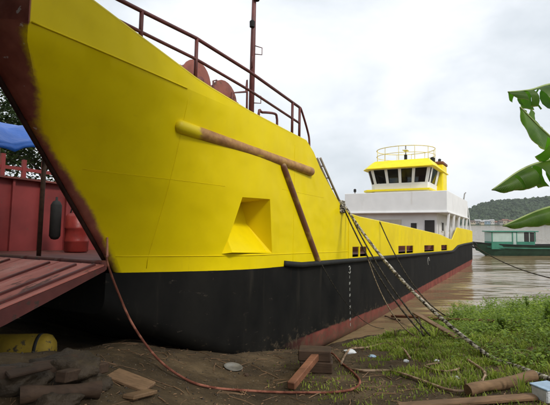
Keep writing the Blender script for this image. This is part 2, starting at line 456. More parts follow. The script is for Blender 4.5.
def wing_rows(qlist, nose=True):
    rows = []
    for q in qlist:
        zt = interp(ZT, q); row = []
        zs = [1.33 + (min(zt, KN) - 1.33) * i / 16 for i in range(17)]
        if zt > KN: zs += [KN + .004, KN + (zt - KN) * .5, zt]
        else: zs += [zs[-1]] * 3
        for z in zs:
            if q >= 1.5: x = q
            else: x = 1.5 + (q - 1.5) * (1.5 - interp(XC, z)) / 2.87
            row.append((x, yoff(x, z), z))
        rows.append(row)
    if nose:
        last = rows[-1]
        for k in range(1, 6):
            t = k / 5; row = []
            for (x, y, z) in last:
                sx, sy = stem(z)
                if z > KN: sy = .75; sx = -1.50
                bulge = .07 * math.sin(math.pi * t) if z <= KN else 0
                row.append((x + (sx - x) * t - bulge, y + (sy - y) * t, z))
            rows.append(row)
    return rows
rows = wing_rows(qs)
b = MB(); b.grid(rows)
me_o = b.build('bow_plating', M_HULLY, ship, smooth=True, weld=True)
bm = bmesh.new(); bm.from_mesh(me_o.data)
POCK = [(3.43, 2.87), (4.45, 2.91), (4.59, 1.66), (2.99, 1.67)]
for i in range(4):
    p, q = Vector((POCK[i][0], 0, POCK[i][1])), Vector((POCK[(i+1) % 4][0], 0, POCK[(i+1) % 4][1]))
    nrm = (q - p).cross(Vector((0, 1, 0)))
    fs = [f for f in bm.faces if 2.2 < f.calc_center_median().x < 5.4]
    geom = list({e for f in fs for e in f.edges}) + list({v for f in fs for v in f.verts}) + fs
    bmesh.ops.bisect_plane(bm, geom=geom, plane_co=p, plane_no=nrm, dist=1e-5)
def inpoly(x, z, P):
    s = None
    for i in range(len(P)):
        (a, b_), (c, d) = P[i], P[(i+1) % len(P)]
        k = (c-a)*(z-b_) - (d-b_)*(x-a)
        if s is None: s = k > 0
        elif (k > 0) != s: return False
    return True
dl = [f for f in bm.faces if inpoly(f.calc_center_median().x, f.calc_center_median().z, POCK)]
bmesh.ops.delete(bm, geom=dl, context='FACES')
bm.to_mesh(me_o.data); bm.free()
# sharp knuckle
me_o.data.polygons.foreach_set('use_smooth', [True]*len(me_o.data.polygons))
try: me_o.data.set_sharp_from_angle(angle=rad(28))
except Exception: pass
# anchor pocket
A, B_, C_, D_ = [Vector((x, yoff(x, z), z)) for x, z in POCK]
A2, B2 = Vector((3.55, .80, 2.80)), Vector((4.42, .80, 2.84))
C2, D2 = Vector((4.5, .10, 1.70)), Vector((3.12, .06, 1.70))
b = MB()
mid1, mid2 = A2.lerp(D2, .45) + Vector((0, .10, 0)), B2.lerp(C2, .45) + Vector((0, .16, 0))
b.poly([A, B_, B2, A2]); b.poly([A, A2, mid1]); b.poly([A, mid1, D_]); b.poly([D_, mid1, D2]); b.poly([B_, mid2, B2]); b.poly([B_, C_, mid2]); b.poly([C_, C2, mid2]); b.poly([D_, D2, C2, C_])
b.poly([A2, B2, mid2, mid1]); b.poly([mid1, mid2, C2, D2])
b.build('anchor_pocket', M_HULLY, ship, recalc=False, weld=False)
# weld seams on the side: thin proud beads
b = MB()
b.tube([(x, yoff(x, 3.05) - .001, 3.05) for x in [.1 + i*.14 for i in range(21)]], .004, 5)
b.tube([(x, yoff(x, 3.2) - .001, 3.2) for x in [5.0 + i*.3 for i in range(9)]], .004, 5)
for x in (1.62, 5.6):
    b.tube([(x, yoff(x, z) - .001, z) for z in [1.4 + i*.2 for i in range(int((interp(ZT, x) - 1.45)/.2))]], .006, 5)
b.tube([(x, yoff(x, 1.63) - .002, 1.63) for x in [1.1 + i*.15 for i in range(56)]], .009, 6)
b.build('weld_seam', M_HULLY, ship, smooth=True)
b = MB(); b.tube([(x, min(yoff(x, KN-.01), yoff(x, KN+.01)) - .003, KN) for x in [-1.33 + i*.15 for i in range(20)]], .012, 6)
b.build('knuckle_bead', M_HULLY, ship, smooth=True)
# dark edge bar along the raked stem
b = MB(); b.tube([(stem(z)[0] - .015, stem(z)[1] + .03, z) for z in [1.5 + i*.2 for i in range(16)]], .045, 8)
b.build('stem_bar', M_STEMB, ship, smooth=True)
# cap rail on the sheer
b = MB(); top = [(r[-1][0], r[-1][1] + .03, r[-1][2] + .012) for r in rows[:-4]]
b.tube(top, .035, 8); b.build('cap_rail', M_YEL, ship, smooth=True)
# inner side of the port wing, its top deck, aft end
b = MB(); zs = [q for q in qs if q > 1.7]
b.grid([[(q, 1.5, 1.5), (q, 1.5, max(1.6, interp(ZT, q) - .72))] for q in zs])
zz = [1.5 + i*.29 for i in range(11)]
b.grid([[(stem(z)[0]+.04, stem(z)[1]+.02, z) for z in zz], [(min(1.6, stem(z)[0]+1.2), 1.3, z) for z in zz], [(1.78, 1.5, z) for z in zz]])
b.build('wing_bulkhead', M_INNER, ship, recalc=False)
b = MB(); b.grid([[(q, yoff(q, interp(ZT, q) - .72) + .06, interp(ZT, q) - .72), (q, 1.52, interp(ZT, q) - .72)] for q in zs if q < 6.6])
b.poly([(1.8, .40, 4.19), (1.8, 1.5, 4.19), (-1.2, .7, 4.7), (-1.1, .25, 4.7)])
b.build('wing_deck', M_DECK, ship, recalc=False, solid=.02)
b = MB(); b.grid([[(6.5, .05, 1.5), (6.5, 1.5, 1.5)], [(6.5, .05, 3.9), (6.5, 1.5, 3.9)]])
b.build('wing_end_plate', M_INNER, ship, recalc=False)
# half-round pipe fender and the slanting brace
def capsule(p, q, r, n=14):
    p, q = Vector(p), Vector(q); d = (q-p).normalized(); pts, rs = [], []
    for i in range(6): a = math.pi/2*i/5; pts.append(p + d*(r*(1-math.cos(a)))); rs.append(max(.004, r*math.sin(a)))
    for i in range(1, 16): pts.append(p.lerp(q, i/16)); rs.append(r)
    for i in range(6): a = math.pi/2*i/5; pts.append(q - d*(r*(1-math.sin(a)))); rs.append(max(.004, r*math.cos(a)))
    return MB().tube(pts, rs, n)
capsule((1.45, yoff(1.45, 4.0)-.0, 4.0), (6.60, -.02, 3.83), .125).build('pipe_fender', M_PIPE, ship, smooth=True)
capsule((4.93, -.03, 3.82), (7.05, -.03, 1.34), .08).build('brace_pipe', M_BRACE, ship, smooth=True)
# black rubbing strake from the brace aft
b = MB()
strake = [(5.15, 0, 1.40), (5.5, -.05, 1.37)] + [(6 + i*.8, -.06, 1.335) for i in range(28)] + [(28.3, -.06, 1.37), (30.1, -.06, 1.68), (33, -.06, 1.80), (37.6, -.06, 1.93)]
b.tube(strake, .075, 10); b.build('rubbing_strake', M_BLACK, ship, smooth=True)
# lower hull
ZB = [(0, 1.33), (28.1, 1.345), (30.1, 1.66), (37.8, 1.92)]
ZK = [(.78, .75), (1.1, .5), (2.0, .05), (3.2, -.5), (4.6, -.95), (6.0, -1.15), (33, -1.15), (36, -.9), (38.0, .2)]
xs = [1.0, 1.06, 1.12, 1.24, 1.45, 1.8, 2.3, 2.8, 3.4, 4, 4.6, 5.3, 6, 7, 8.5, 10, 12, 14, 17, 20, 23, 26, 28.1, 29, 30.1, 32, 34, 35, 36, 37, 38]
rows2 = []
for x in xs:
    zt, zk = interp(ZB, x), interp(ZK, x); y0 = yoff(x, 1.33); r = min(.3, (zt-zk)*.4); row = []
    for i in range(6): row.append((x, y0, zt + (zk + r - zt)*i/5))
    for i in range(1, 6): a = math.pi/2*i/5; row.append((x, y0 + r*(1-math.cos(a)), zk + r - r*math.sin(a)))
    row += [(x, BEAM/2, zk - .02)]
    row += [(p[0], BEAM - p[1], p[2]) for p in reversed(row[:-1])]
    rows2.append(row)
b = MB(); b.grid(rows2); b.poly(rows2[0]); b.poly(list(reversed(rows2[-1])))
o = b.build('lower_hull', M_LOWER, ship, smooth=True); o.data.set_sharp_from_angle(angle=rad(40))
def yd_(x): return max(yoff(max(x, 1.25), 1.5) + .05, 1.42 if x < 1.25 else 0)
# main deck and hinge sill
b = MB(); b.grid([[(x, yd_(x), 1.52), (x, 7.8 - yd_(x), 1.52)] for x in (.75, 1.1, 1.5, 2, 2.5, 3, 3.5, 4, 4.5, 6, 12, 20, 30, 38)])
b.build('main_deck', M_DECK, ship, recalc=False)
b = MB(); b.box(.66, .80, 1.0, 6.8, 1.40, 1.57); b.build('hinge_sill', M_RAMPSIDE, ship, bevel=.02)
for y in (1.15, 2.2, 3.3, 4.4, 5.5, 6.55): MB().cyl((.70, y-.10, 1.53), (.70, y+.10, 1.53), .045, 12).build('ramp_hinge', M_RAMPSIDE, ship, smooth=True)
# bulwark with freeing ports, port and starboard
PORTS = [(9.64, 10.25), (10.35, 11.05), (15.03, 16.25), (16.35, 17.6), (19.88, 22.33), (24.34, 26.28)]
ZTB = [(9.4, 2.82), (10.37, 2.76), (15.35, 2.64), (24.07, 2.38), (27.4, 2.12), (28.12, 2.10), (30.2, 2.98), (36.7, 2.95), (38, 2.9)]
cols = sorted({9.4, 9.3} | {x for p in PORTS for x in p} | {12.2, 13.6, 18.7, 23.3, 27.2, 28.12, 28.8, 29.5, 30.2, 31.5, 33, 35, 36.7, 38})
for side in (0, 1):
    Yf = (lambda y: y) if side == 0 else (lambda y: BEAM - y)
    b = MB()
    cl = cols if side == 0 else [9.4 - .2] + cols
    for x0, x1 in zip(cl, cl[1:]):
        za, zb_ = interp(ZB, x0), interp(ZB, x1); ta, tb = interp(ZTB, x0), interp(ZTB, x1)
        isport = any(abs(x0-p[0]) < 1e-6 and abs(x1-p[1]) < 1e-6 for p in PORTS)
        la = [za, za+.10, za+.44, ta]; lb = [zb_, zb_+.10, zb_+.44, tb]
        for k in range(3):
            if isport and k == 1: continue
            b.add([(x0, Yf(.0), la[k]), (x1, Yf(.0), lb[k]), (x1, Yf(.0), lb[k+1]), (x0, Yf(.0), la[k+1])], [(0, 1, 2, 3)])
    b.build('bulwark', M_HULLY, ship, weld=True, solid=.035)
    b = MB(); b.tube([(x, Yf(.02), interp(ZTB, x)+.01) for x in cols], .04, 8); b.build('bulwark_cap', M_YEL, ship, smooth=True)
    for x in (12.2, 14, 18.6, 21, 23.4, 25.5, 27.2):
        t = MB().prism([(x, Yf(.03), interp(ZTB, x)-.03), (x, Yf(.10), interp(ZTB, x)-.03), (x, Yf(.45), 1.53), (x, Yf(.03), 1.53)], (.02, 0, 0))
        t.build('bulwark_stay', M_PRIMER, ship)
    # stern yellow band below bulwark is covered by the plate; transom once
b = MB(); b.grid([[(38, 0, 1.9), (38, BEAM, 1.9)], [(38, 0, 2.9), (38, BEAM, 2.9)]]); b.build('transom', M_HULLY, ship, recalc=False, solid=.03)
# hold coaming seen through the freeing ports
b = MB(); b.box(9.0, 27.0, 1.0, 1.06, 1.53, 2.25); b.box(9.0, 27.0, 6.74, 6.8, 1.53, 2.25); b.build('hold_coaming', M_PRIMER, ship)
# starboard side, forward: red inner wall with stanchions, outer plating, far bow horn
b = MB(); b.box(1.2, 9.4, 6.56, 6.62, 1.53, 3.45); b.build('hold_wall', M_INNER, ship)
for i in range(11):
    x = 1.35 + i * .78
    MB().box(x-.03, x+.03, 6.47, 6.558, 1.53, 3.40).build('wall_stiffener', M_INNER, ship)
for i in range(15):
    x = 1.3 + i*.56
    MB().box(x-.05, x+.05, 6.55, 6.63, 3.452, 4.02 + .05*math.sin(i*2.1)).build('wall_stanchion', M_INNER, ship)
b = MB(); b.beam((1.2, 6.59, 3.72), (9.2, 6.59, 3.72), .05, .09); b.build('wall_rail', M_INNER, ship)
b = MB(); b.box(1.2, 9.4, 6.4, 6.66, 3.42, 3.47); b.build('wall_cap', M_PRIMER, ship)
b = MB(); b.grid([[(x, 7.8 - yoff(x, 1.33) if x > 1 else 7.7, 1.33), (x, 7.8, 3.3 if x < 8.5 else 2.86)] for x in (.9, 2, 4, 6, 8.4, 9.4)])
b.build('side_plating', M_HULLY, ship, recalc=False, solid=.03)
rr = [[(x, BEAM - y, z) for (x, y, z) in r] for r in wing_rows([q for q in qs if q < 1.0])]
b = MB(); b.grid(rr); b.build('bow_horn', M_HULLY, ship, smooth=True, weld=True, solid=.05)
# lowered bow ramp
ramp = None
def rz(x): return 1.53 - .311 * (.70 - x)
b = MB()
RX = [.64, -.1, -.95, -2.1, -3.1, -4.4]; TH = [.10, .17, .25, .27, .24, .10]
top = [[(x, .85, rz(x)), (x, 6.95, rz(x))] for x in RX]; bot = [[(x, .85, rz(x)-t), (x, 6.95, rz(x)-t)] for x, t in zip(RX, TH)]
for i in range(len(RX)-1):
    dn = lambda p: (p[0], p[1], p[2]-.02)
    b.hexa([bot[i][0], bot[i][1], bot[i+1][1], bot[i+1][0], dn(top[i][0]), dn(top[i][1]), dn(top[i+1][1]), dn(top[i+1][0])])
ramp = b.build('bow_ramp', M_RAMPSIDE, ship); ramp['label'] = 'lowered red bow ramp with faded plank top'
npl = 10
for i in range(npl):
    y0 = .862 + i * .607; y1 = y0 + .592; dz = RND.uniform(-.004, .006)
    b = MB(); xa, xb = .62, -4.35
    b.hexa([(xb, y0, rz(xb)-.019), (xa, y0, rz(xa)-.019), (xa, y1, rz(xa)-.019), (xb, y1, rz(xb)-.019), (xb, y0, rz(xb)+.012+dz), (xa, y0, rz(xa)+.012+dz), (xa, y1, rz(xa)+.012+dz), (xb, y1, rz(xb)+.012+dz)])
    b.build('plank', M_RAMP, ramp, bevel=.006)
for i, y in enumerate((1.02, 1.45, 2.2, 3.5, 4.8)):
    b = MB(); xa, xb = (.5, -3.5) if i else (.55, -4.1)
    b.beam((xa, y, rz(xa)+.03), (xb, y - (.05 if i else 0), rz(xb)+.03), .06, .035, (.3, 0, 1)); b.build('cleat', M_RAMPSIDE, ramp)

# railing on the port wing
rl = MB().tube([(x, .10, z) for x, z in ((-1.2, 5.62), (-.29, 5.62), (.49, 5.66), (1.83, 5.74), (3.64, 5.69), (5.98, 5.51))], .036, 8).build('railing', M_RAIL, ship, smooth=True)
MB().tube([(x, .10, z) for x, z in ((-1.2, 5.3), (-.2, 5.30), (.5, 5.31), (1.85, 5.34), (3.66, 5.27), (6.02, 5.08))], .03, 8).build('rail', M_RAIL, rl, smooth=True)
for x in (.50, 1.85, 5.62, 6.02):
    MB().cyl((x, .10, interp(ZT, x) - .05), (x, .10, interp([(-.29, 5.62), (.49, 5.66), (1.83, 5.74), (3.64, 5.69), (5.98, 5.51), (6.1, 5.5)], x)), .036, 8).build('post', M_RAIL, rl, smooth=True)
MB().tube(curve([(5.98, .10, 5.51), (6.12, .10, 5.46), (6.5, .10, 4.98), (6.62, .10, 4.7), (6.62, .10, 4.2)], 6), .03, 8).build('slanted_rail', M_RAIL, rl, smooth=True)
# inner pipe guards on the wing deck
MB().tube([(3.8, .7, 3.95), (3.8, .7, 5.35), (4.36, .7, 5.54), (4.39, .7, 5.84), (4.41, .7, 5.50), (4.43, .7, 3.95)], .026, 8).build('pipe_guard', M_RAIL, ship, smooth=True)
MB().tube(curve([(4.9, .7, 3.92), (4.95, .7, 5.15), (5.1, .7, 5.22), (5.72, .7, 5.34), (5.84, .7, 5.25), (5.86, .7, 5.0), (5.86, .7, 3.92)], 4), .034, 8).build('pipe_guard', M_RAIL, ship, smooth=True)
MB().cyl((1.75, .8, 4.2), (1.75, .8, 5.42), .02, 6).build('lever_rod', M_RAIL, ship, smooth=True)
# double drum winch
wn = MB().box(2.55, 4.3, .85, 1.45, 4.1, 4.85).build('deck_winch', M_WINCH, ship, bevel=.03)
for x, z, r in ((2.72, 5.30, .46), (3.68, 5.12, .50)):
    prof = [(0, .02), (0, r*.75), (.02, r), (.06, r), (.07, r*.86), (.50, r*.86), (.51, r), (.55, r), (.58, r*.7), (.58, .02)]
    MB().lathe(prof, (x, .8, z), (0, 1, 0), 24).build('drum', M_WINCH, wn, smooth=True).data.set_sharp_from_angle(angle=rad(35))
    MB().cyl((x, .7, z), (x, 1.5, z), .09, 10).build('shaft', M_RAIL, wn, smooth=True)
MB().tube([(3.25, .78, 4.7), (3.18, .76, 5.45), (3.3, .76, 5.5)], .022, 6).build('brake_lever', M_RAIL, wn, smooth=True)
MB().box(4.12, 4.42, .9, 1.35, 4.8, 5.32).build('gear_case', M_BROWN, wn, bevel=.05)
# foremast with brackets
ms = MB().tube([(5.78, 1.5, 3.9), (5.78, 1.5, 7.4), (5.78, 1.5, 10.2)], [.085, .075, .05], 10).build('foremast', M_RAIL, ship, smooth=True)
for z in (8.05, 6.9):
    MB().tube([(5.78, 1.5, z-.2), (5.6, 1.4, z-.08), (5.62, 1.4, z+.1), (5.78, 1.5, z+.22)], .018, 6).build('bracket', M_RAIL, ms, smooth=True)
MB().lathe([(0, .01), (0, .07), (.16, .075), (.2, .03), (.2, .01)], (5.60, 1.42, 7.86), (0, 0, 1), 10).build('mast_lamp', M_BLACK, ms)
MB().lathe([(0, .01), (0, .09), (.2, .09), (.24, .04), (.24, .01)], (5.78, 1.42, 8.72), (0, 0, 1), 10).build('mast_lamp', M_BLACK, ms)
for z in (5.75, 7.15):
    MB().tube([(5.78, 1.42, z), (5.95, 1.3, z+.02), (5.95, 1.3, z+.22), (5.78, 1.42, z+.24)], .014, 6).build('climbing_step', M_RAIL, ms, smooth=True)
# bollard with rope turns at the wing's foot
MB().tube([(8.72, .12, 2.6), (8.72, .12, 3.18)], .07, 10).build('bollard', M_BLACK, ship, smooth=True)

# draught marks
dm = []
for i, z in enumerate((1.02, .80, .60, .41, .22, .03, -.16, -.35, -.55, -.72)):
    x = 9.42 + .012 * i; hgt = .11
    if i == 0:                         # a figure 3
        b = MB()
        P = [(x-.07, z+.10), (x, z+.13), (x+.065, z+.09), (x+.02, z+.015), (x+.075, z-.05), (x, z-.10), (x-.075, z-.06)]
        b.tube([(p[0], -.004, p[1]) for p in P], .022, 6)
    elif i % 2:
        b = MB().box(x-.016, x+.016 - .008*(i % 3), -.012, -.002, z-.05 + .012*(i % 3), z+.05)
    else:
        b = MB().box(x-.045, x-.012, -.012, -.002, z-.045, z+.04); b.box(x+.012, x+.045, -.012, -.002, z-.03, z+.05)
    b.build('draught_mark', M_WMARK, ship)
b = MB(); b.tube([(20.9 + .2*math.cos(t*.63), -.004, .93 + .2*math.sin(t*.63)) for t in range(8)], .022, 6); b.build('load_mark', M_WMARK, ship)

# ---- deckhouse and wheelhouse
dh = MB().box(27.95, 36.6, .95, 6.9, 1.53, 3.98).build('deckhouse', M_GREYW, ship); dh['label'] = 'white deckhouse under the wheelhouse at the stern'
b = MB()
for (x0, x1, y0, y1) in ((27.6, 27.66, .2, 7.6), (27.66, 36.9, .2, .26), (27.66, 36.9, 7.54, 7.6), (36.9, 36.96, .2, 7.6)):
    b.box(x0, x1, y0, y1, 4.0, 5.46)
b.build('upper_bulwark', M_WHITE, dh, bevel=.02)
MB().box(27.5, 37.0, .12, 7.68, 3.94, 4.04).build('deck_edge', M_WHITE, dh, bevel=.015)
MB().box(27.7, 36.85, .3, 7.5, 4.06, 5.2).build('upper_deck', M_GREYW, dh)
for x in (28.1, 30.2, 32.4, 34.5, 36.4):
    MB().hexa([(x-.22, .3, 1.55), (x+.06, .3, 1.55), (x+.06, .42, 1.55), (x-.22, .42, 1.55), (x+.10, .16, 3.94), (x+.34, .16, 3.94), (x+.34, .28, 3.94), (x+.10, .28, 3.94)]).build('pillar', M_WHITE, dh)
for x in (29.4, 31.6, 33.8):
    wnd = MB().box(x, x+.7, .90, .948, 2.7, 3.4).build('side_window', M_GREYW, dh)
    MB().box(x+.06, x+.64, .885, .899, 2.76, 3.34).build('pane', M_DARK, wnd)
MB().box(27.90, 27.948, 3.4, 5.0, 3.05, 3.5).build('notice_board', simple('beige_board', (.50, .45, .36), .7, .1, 3, 0), dh)
dr = MB().box(27.90, 27.948, 1.1, 1.75, 1.6, 3.45).build('door', M_DARK, dh)
MB().box(27.86, 27.899, 1.62, 1.68, 2.45, 2.6).build('handle', M_STEEL, dr)
for y in (5.9, 2.5):
    pw = MB().box(27.90, 27.948, y-.25, y+.25, 2.75, 3.3).build('front_window', M_GREYW, dh); MB().box(27.88, 27.899, y-.2, y+.2, 2.8, 3.25).build('pane', M_DARK, pw)
# wheelhouse: plan outline at sill and at head (leaning outward), front is low x
def plan(x0, ymin, ymax, ch, xr):
    return [(x0, ymin+ch*.15), (x0, ymax-ch), (x0+ch*1.3, ymax), (xr, ymax), (xr, ymin), (x0+ch*.5, ymin)]
WB, WS, WH = plan(28.75, 1.72, 5.98, .42, 33.0), plan(28.72, 1.66, 6.02, .42, 33.0), plan(28.50, 1.42, 6.26, .46, 33.1)
wh = MB()
def wallband(b, P, z0, Q, z1):
    n = len(P)
    for i in range(n):
        j = (i+1) % n
        b.poly([(*P[i], z0), (*P[j], z0), (*Q[j], z1), (*Q[i], z1)])
wallband(wh, WB, 5.2, WS, 6.25)
SILL, HEAD = 6.25, 7.28
H2 = [(a[0] + (c[0]-a[0])*1.0, a[1] + (c[1]-a[1])*1.0) for a, c in zip(WS, WH)]
wallband(wh, WH, HEAD, WH, 7.5)
wheel = wh.build('wheelhouse', M_WHITE, ship, weld=True, solid=.05); wheel['label'] = 'white wheelhouse with yellow roof'
def lerp2(p, q, t): return (p[0]+(q[0]-p[0])*t, p[1]+(q[1]-p[1])*t)
def winrow(i, spans):
    """mullions and panes of one wall: spans are the openings as fractions of its length"""
    a, c, a2, c2 = WS[i], WS[(i+1) % 6], WH[i], WH[(i+1) % 6]
    def P(t, h): p, q = lerp2(a, c, t), lerp2(a2, c2, t); r = lerp2(p, q, h); return (r[0], r[1], SILL + (HEAD-SILL)*h)
    last = 0.0
    for s, e in spans + [(1.0, 1.0)]:
        if s > last: MB().poly([P(last, 0), P(s, 0), P(s, 1), P(last, 1)]).build('mullion', M_WHITE, wheel, solid=.06)
        last = e
    for s, e in spans:
        p = MB().poly([P(s, .02), P(e, .02), P(e, .98), P(s, .98)]).build('window_pane', M_GLASS, wheel, solid=.012)
        MB().tube([P(s+.004, .03), P(e-.004, .03), P(e-.004, .97), P(s+.004, .97), P(s+.004, .03)], .022, 6).build('window_frame', M_BLACK, p)
winrow(0, [(.045, .24), (.29, .48), (.53, .72), (.77, .965)])
winrow(1, [(.16, .86)])
winrow(2, [(.06, .42), (.55, .92)])
winrow(3, [(.08, .28), (.40, .60), (.72, .92)])
winrow(4, [(.08, .40), (.56, .92)])
winrow(5, [(.18, .84)])
MB().box(29.3, 29.9, 2.4, 5.2, 5.3, 6.35).build('console', M_DARK, wheel)
MB().poly([(28.9, 1.8, 5.6), (33, 1.8, 5.6), (33, 5.9, 5.6), (28.9, 5.9, 5.6)]).build('floor', M_DARK, wheel)
MB().poly([(28.6, 1.5, 7.45), (33, 1.5, 7.45), (33, 6.2, 7.45), (28.6, 6.2, 7.45)]).build('ceiling', M_GREYW, wheel)
RB, RT = plan(28.05, 1.10, 6.52, .5, 33.4), plan(28.75, 1.65, 6.0, .4, 33.0)
b = MB(); wallband(b, RB, 7.30, RB, 7.36); wallband(b, RB, 7.36, RT, 7.98); b.poly([(*p, 7.98) for p in RT]); b.poly([(*p, 7.30) for p in reversed(RB)])
roof = b.build('roof', M_HOUSEY, wheel, weld=True, bevel=.02)
# yellow trim ledge at the foot of the wheelhouse
b = MB(); W2 = plan(28.35, 1.45, 6.55, .42, 33.2); wallband(b, W2, 5.66, W2, 5.78); b.poly([(*p, 5.78) for p in W2]); b.poly([(*p, 5.66) for p in W2])
b.build('trim_ledge', M_HOUSEY, wheel, weld=True)
# roof railing, oval
def oval(z): return [(31 + 1.9*math.cos(t*math.pi/12), 3.9 + 2.25*math.sin(t*math.pi/12), z) for t in range(25)]
M_RR = simple('pale_yellow_rail', (.72, .62, .25), .5, .15, 3, 0)
rr_ = MB().tube(oval(9.12), .032, 6).build('roof_railing', M_RR, wheel, smooth=True)
MB().tube(oval(8.62), .026, 6).build('rail', M_RR, rr_, smooth=True)
for k in range(0, 24, 2): p = oval(0)[k]; MB().cyl((p[0], p[1], 7.95), (p[0], p[1], 9.12), .026, 6).build('post', M_RR, rr_, smooth=True)
mm = MB().box(30.8, 31.0, 3.75, 3.95, 7.9, 8.75).build('compass_mast', M_BLACK, wheel, bevel=.02)
MB().cyl((30.9, 3.85, 8.7), (30.9, 3.85, 9.5), .05, 8).build('pole', M_STEEL, mm)
MB().box(30.6, 31.2, 3.65, 4.05, 9.05, 9.12).build('radar_bar', M_GREYW, mm, bevel=.02)
MB().lathe([(0, .02), (0, .16), (.28, .18), (.36, .1), (.36, .01)], (30.6, 1.75, 7.98), (0, 0, 1), 14).build('searchlight', M_BLACK, wheel)
b = MB(); b.box(31.6, 33.2, 1.18, 2.05, 5.2, 7.95); fn = b.build('funnel', M_HOUSEY, ship, bevel=.12, bseg=3)
MB().box(31.55, 33.25, 1.13, 2.10, 7.93, 8.16).build('funnel_top', M_BROWN, fn, bevel=.05)
MB().cyl((32.3, 1.6, 8.1), (32.5, 1.6, 8.45), .12, 12).build('exhaust', M_BLACK, fn, smooth=True)
MB().cyl((27.9, 6.9, 5.1), (27.9, 6.9, 5.75), .05, 8).build('lamp_post', M_STEEL, dh)
MB().lathe([(0, .02), (0, .1), (.2, .1), (.25, .02)], (27.9, 6.9, 5.6), (0, 0, 1), 10).build('side_lamp', M_BLACK, dh)
# stern gear: arm with antenna on the port quarter
MB().tube([(36.6, .5, 5.3), (36.8, .4, 6.1), (37.4, .4, 6.25)], .05, 8).build('davit', M_STEEL, ship, smooth=True)
MB().tube(curve([(36.9, .3, 5.4), (37.4, .2, 4.6), (37.6, .1, 3.2), (37.6, .05, 2.9)], 6), .04, 6).build('stern_stay', M_WHITE, ship, smooth=True)
# low gear on deck in front of the house
dg = MB().box(25.6, 26.6, 3.0, 4.2, 1.53, 2.6).build('deck_machine', M_BROWN, ship, bevel=.05)
MB().cyl((26.1, 2.4, 2.5), (26.1, 4.8, 2.5), .3, 14).build('drum', M_DARK, dg, smooth=True)

# ------------------------------------------------------------------ things aboard near the bow
def worldify(mb): mb.v = [tuple(SHIP_M @ Vector(p)) for p in mb.v]; return mb
# blue tarpaulin awning on poles
aw = empty('awning', loc=L(1.06, 3.5, 1.53)); tag(aw, 'bright blue tarpaulin awning on a dark pole at the bow opening', 'awning')
inv = Matrix.Translation(-aw.location)
M_TARP = simple('blue_tarpaulin', (.012, .13, .55), .42, .25, 1.2, .02, 5.0, (1, 1, 1))
M_TARP2 = M_TARP
def awp(mb): mb.v = [tuple(inv @ (SHIP_M @ Vector(p))) for p in mb.v]; return mb
ra = []
for i in range(15):
    t = i/14; row = []
    for j in range(13):
        s = j/12
        x = .98 - 2.4*t + .15*s; y = 3.2 + 2.1*s
        z = 3.80 - .07*t + .62*math.sin(min(1, s*1.25)*math.pi*.55) - .10*math.sin(t*math.pi)*(1-s*.4) + .035*math.sin(s*19+t*9) + .03*math.sin(t*17+s*5) + .012*math.sin(t*41-s*13)
        row.append((x, y, z))
    ra.append(row)
cl = awp(MB().grid(ra)).build('sheet', M_TARP, aw, smooth=True, recalc=False, solid=.006)
awp(MB().grid([[(r[0][0], r[0][1] - .01, r[0][2]), (r[0][0] - .02, r[0][1] - .06, r[0][2] - .11 - .03*math.sin(i*1.9))] for i, r in enumerate(ra)])).build('valance', M_TARP, aw, smooth=True, recalc=False, solid=.006)
for (x, y, z) in ((1.06, 3.45, 3.95), (-1.45, 3.3, 3.8), (1.1, 5.35, 4.2), (-1.3, 5.35, 4.1)):
    zb_ = 1.53 if x > 0 else rz(x)+.01
    awp(MB().cyl((x, y, zb_), (x, y, z), .045, 10)).build('pole', M_WOODD, aw, smooth=True)
# hanging fender, red drum, rod
b = MB(); prof = [(0, .02), (.02, .09), (.10, .14), (.9, .14), (1.0, .09), (1.03, .03), (1.12, .03), (1.12, .01)]
o = worldify(MB().lathe(prof, (2.75, 5.55, 1.85), (0, 0, 1), 16)).build('boat_fender', M_BLACK, None, smooth=True)
tag(o, 'long black rubber fender standing against the red hold wall', 'fender')
dro = empty('red_tank', loc=L(3.15, 5.2, 1.53)); tag(dro, 'red tank with top cap beside the black fender', 'tank')
inv = Matrix.Translation(-dro.location)
M_REDT = simple('red_tank_paint', (.24, .028, .022), .4, .25, 4, .003)
awp(MB().lathe([(0, .02), (0, .27), (.03, .30), (.26, .30), (.28, .315), (.31, .30), (.60, .30), (.62, .315), (.65, .30), (.93, .30), (1.0, .24), (1.03, .02)], (3.15, 5.2, 1.535), (0, 0, 1), 22)).build('body', M_REDT, dro, smooth=True)
awp(MB().lathe([(0, .1), (.09, .1), (.1, .02)], (3.15, 5.2, 2.55), (0, 0, 1), 12)).build('cap', M_HOUSEY, dro, smooth=True)
awp(MB().tube(curve([(2.9, 5.15, 2.56), (2.95, 5.1, 2.72), (3.3, 5.1, 2.72), (3.36, 5.15, 2.56)], 5), .018, 6)).build('handle', M_BLACK, dro, smooth=True)
o = worldify(MB().cyl((1.35, 1.75, 2.25), (.42, .55, 1.67), .018, 8)).build('turnbuckle_rod', simple('pinkish_rod', (.45, .2, .17), .4, .2, 9, 0)); tag(o, 'thin pinkish steel rod slanting down to the ramp corner', 'rod')

# ladder lying up the sloped end of the bow wing
ld = empty('ladder', loc=L(8.8, -.05, 3.05)); tag(ld, 'weathered two-pole ladder lying up the slope behind the bow', 'ladder'); inv = Matrix.Translation(-ld.location)
pa, pb = Vector((7.22, .04, 4.33)), Vector((8.82, .02, 3.02)); qa, qb = Vector((7.55, .30, 4.40)), Vector((9.1, .25, 3.02))
awp(MB().tube([pa, pb], .035, 8)).build('rail', M_BAMBOO, ld, smooth=True); awp(MB().tube([qa, qb], .035, 8)).build('rail', M_BAMBOO, ld, smooth=True)
for t in (.15, .38, .6, .82): awp(MB().tube([pa.lerp(pb, t), qa.lerp(qb, t)], .022, 6)).build('rung', M_BAMBOO, ld, smooth=True)

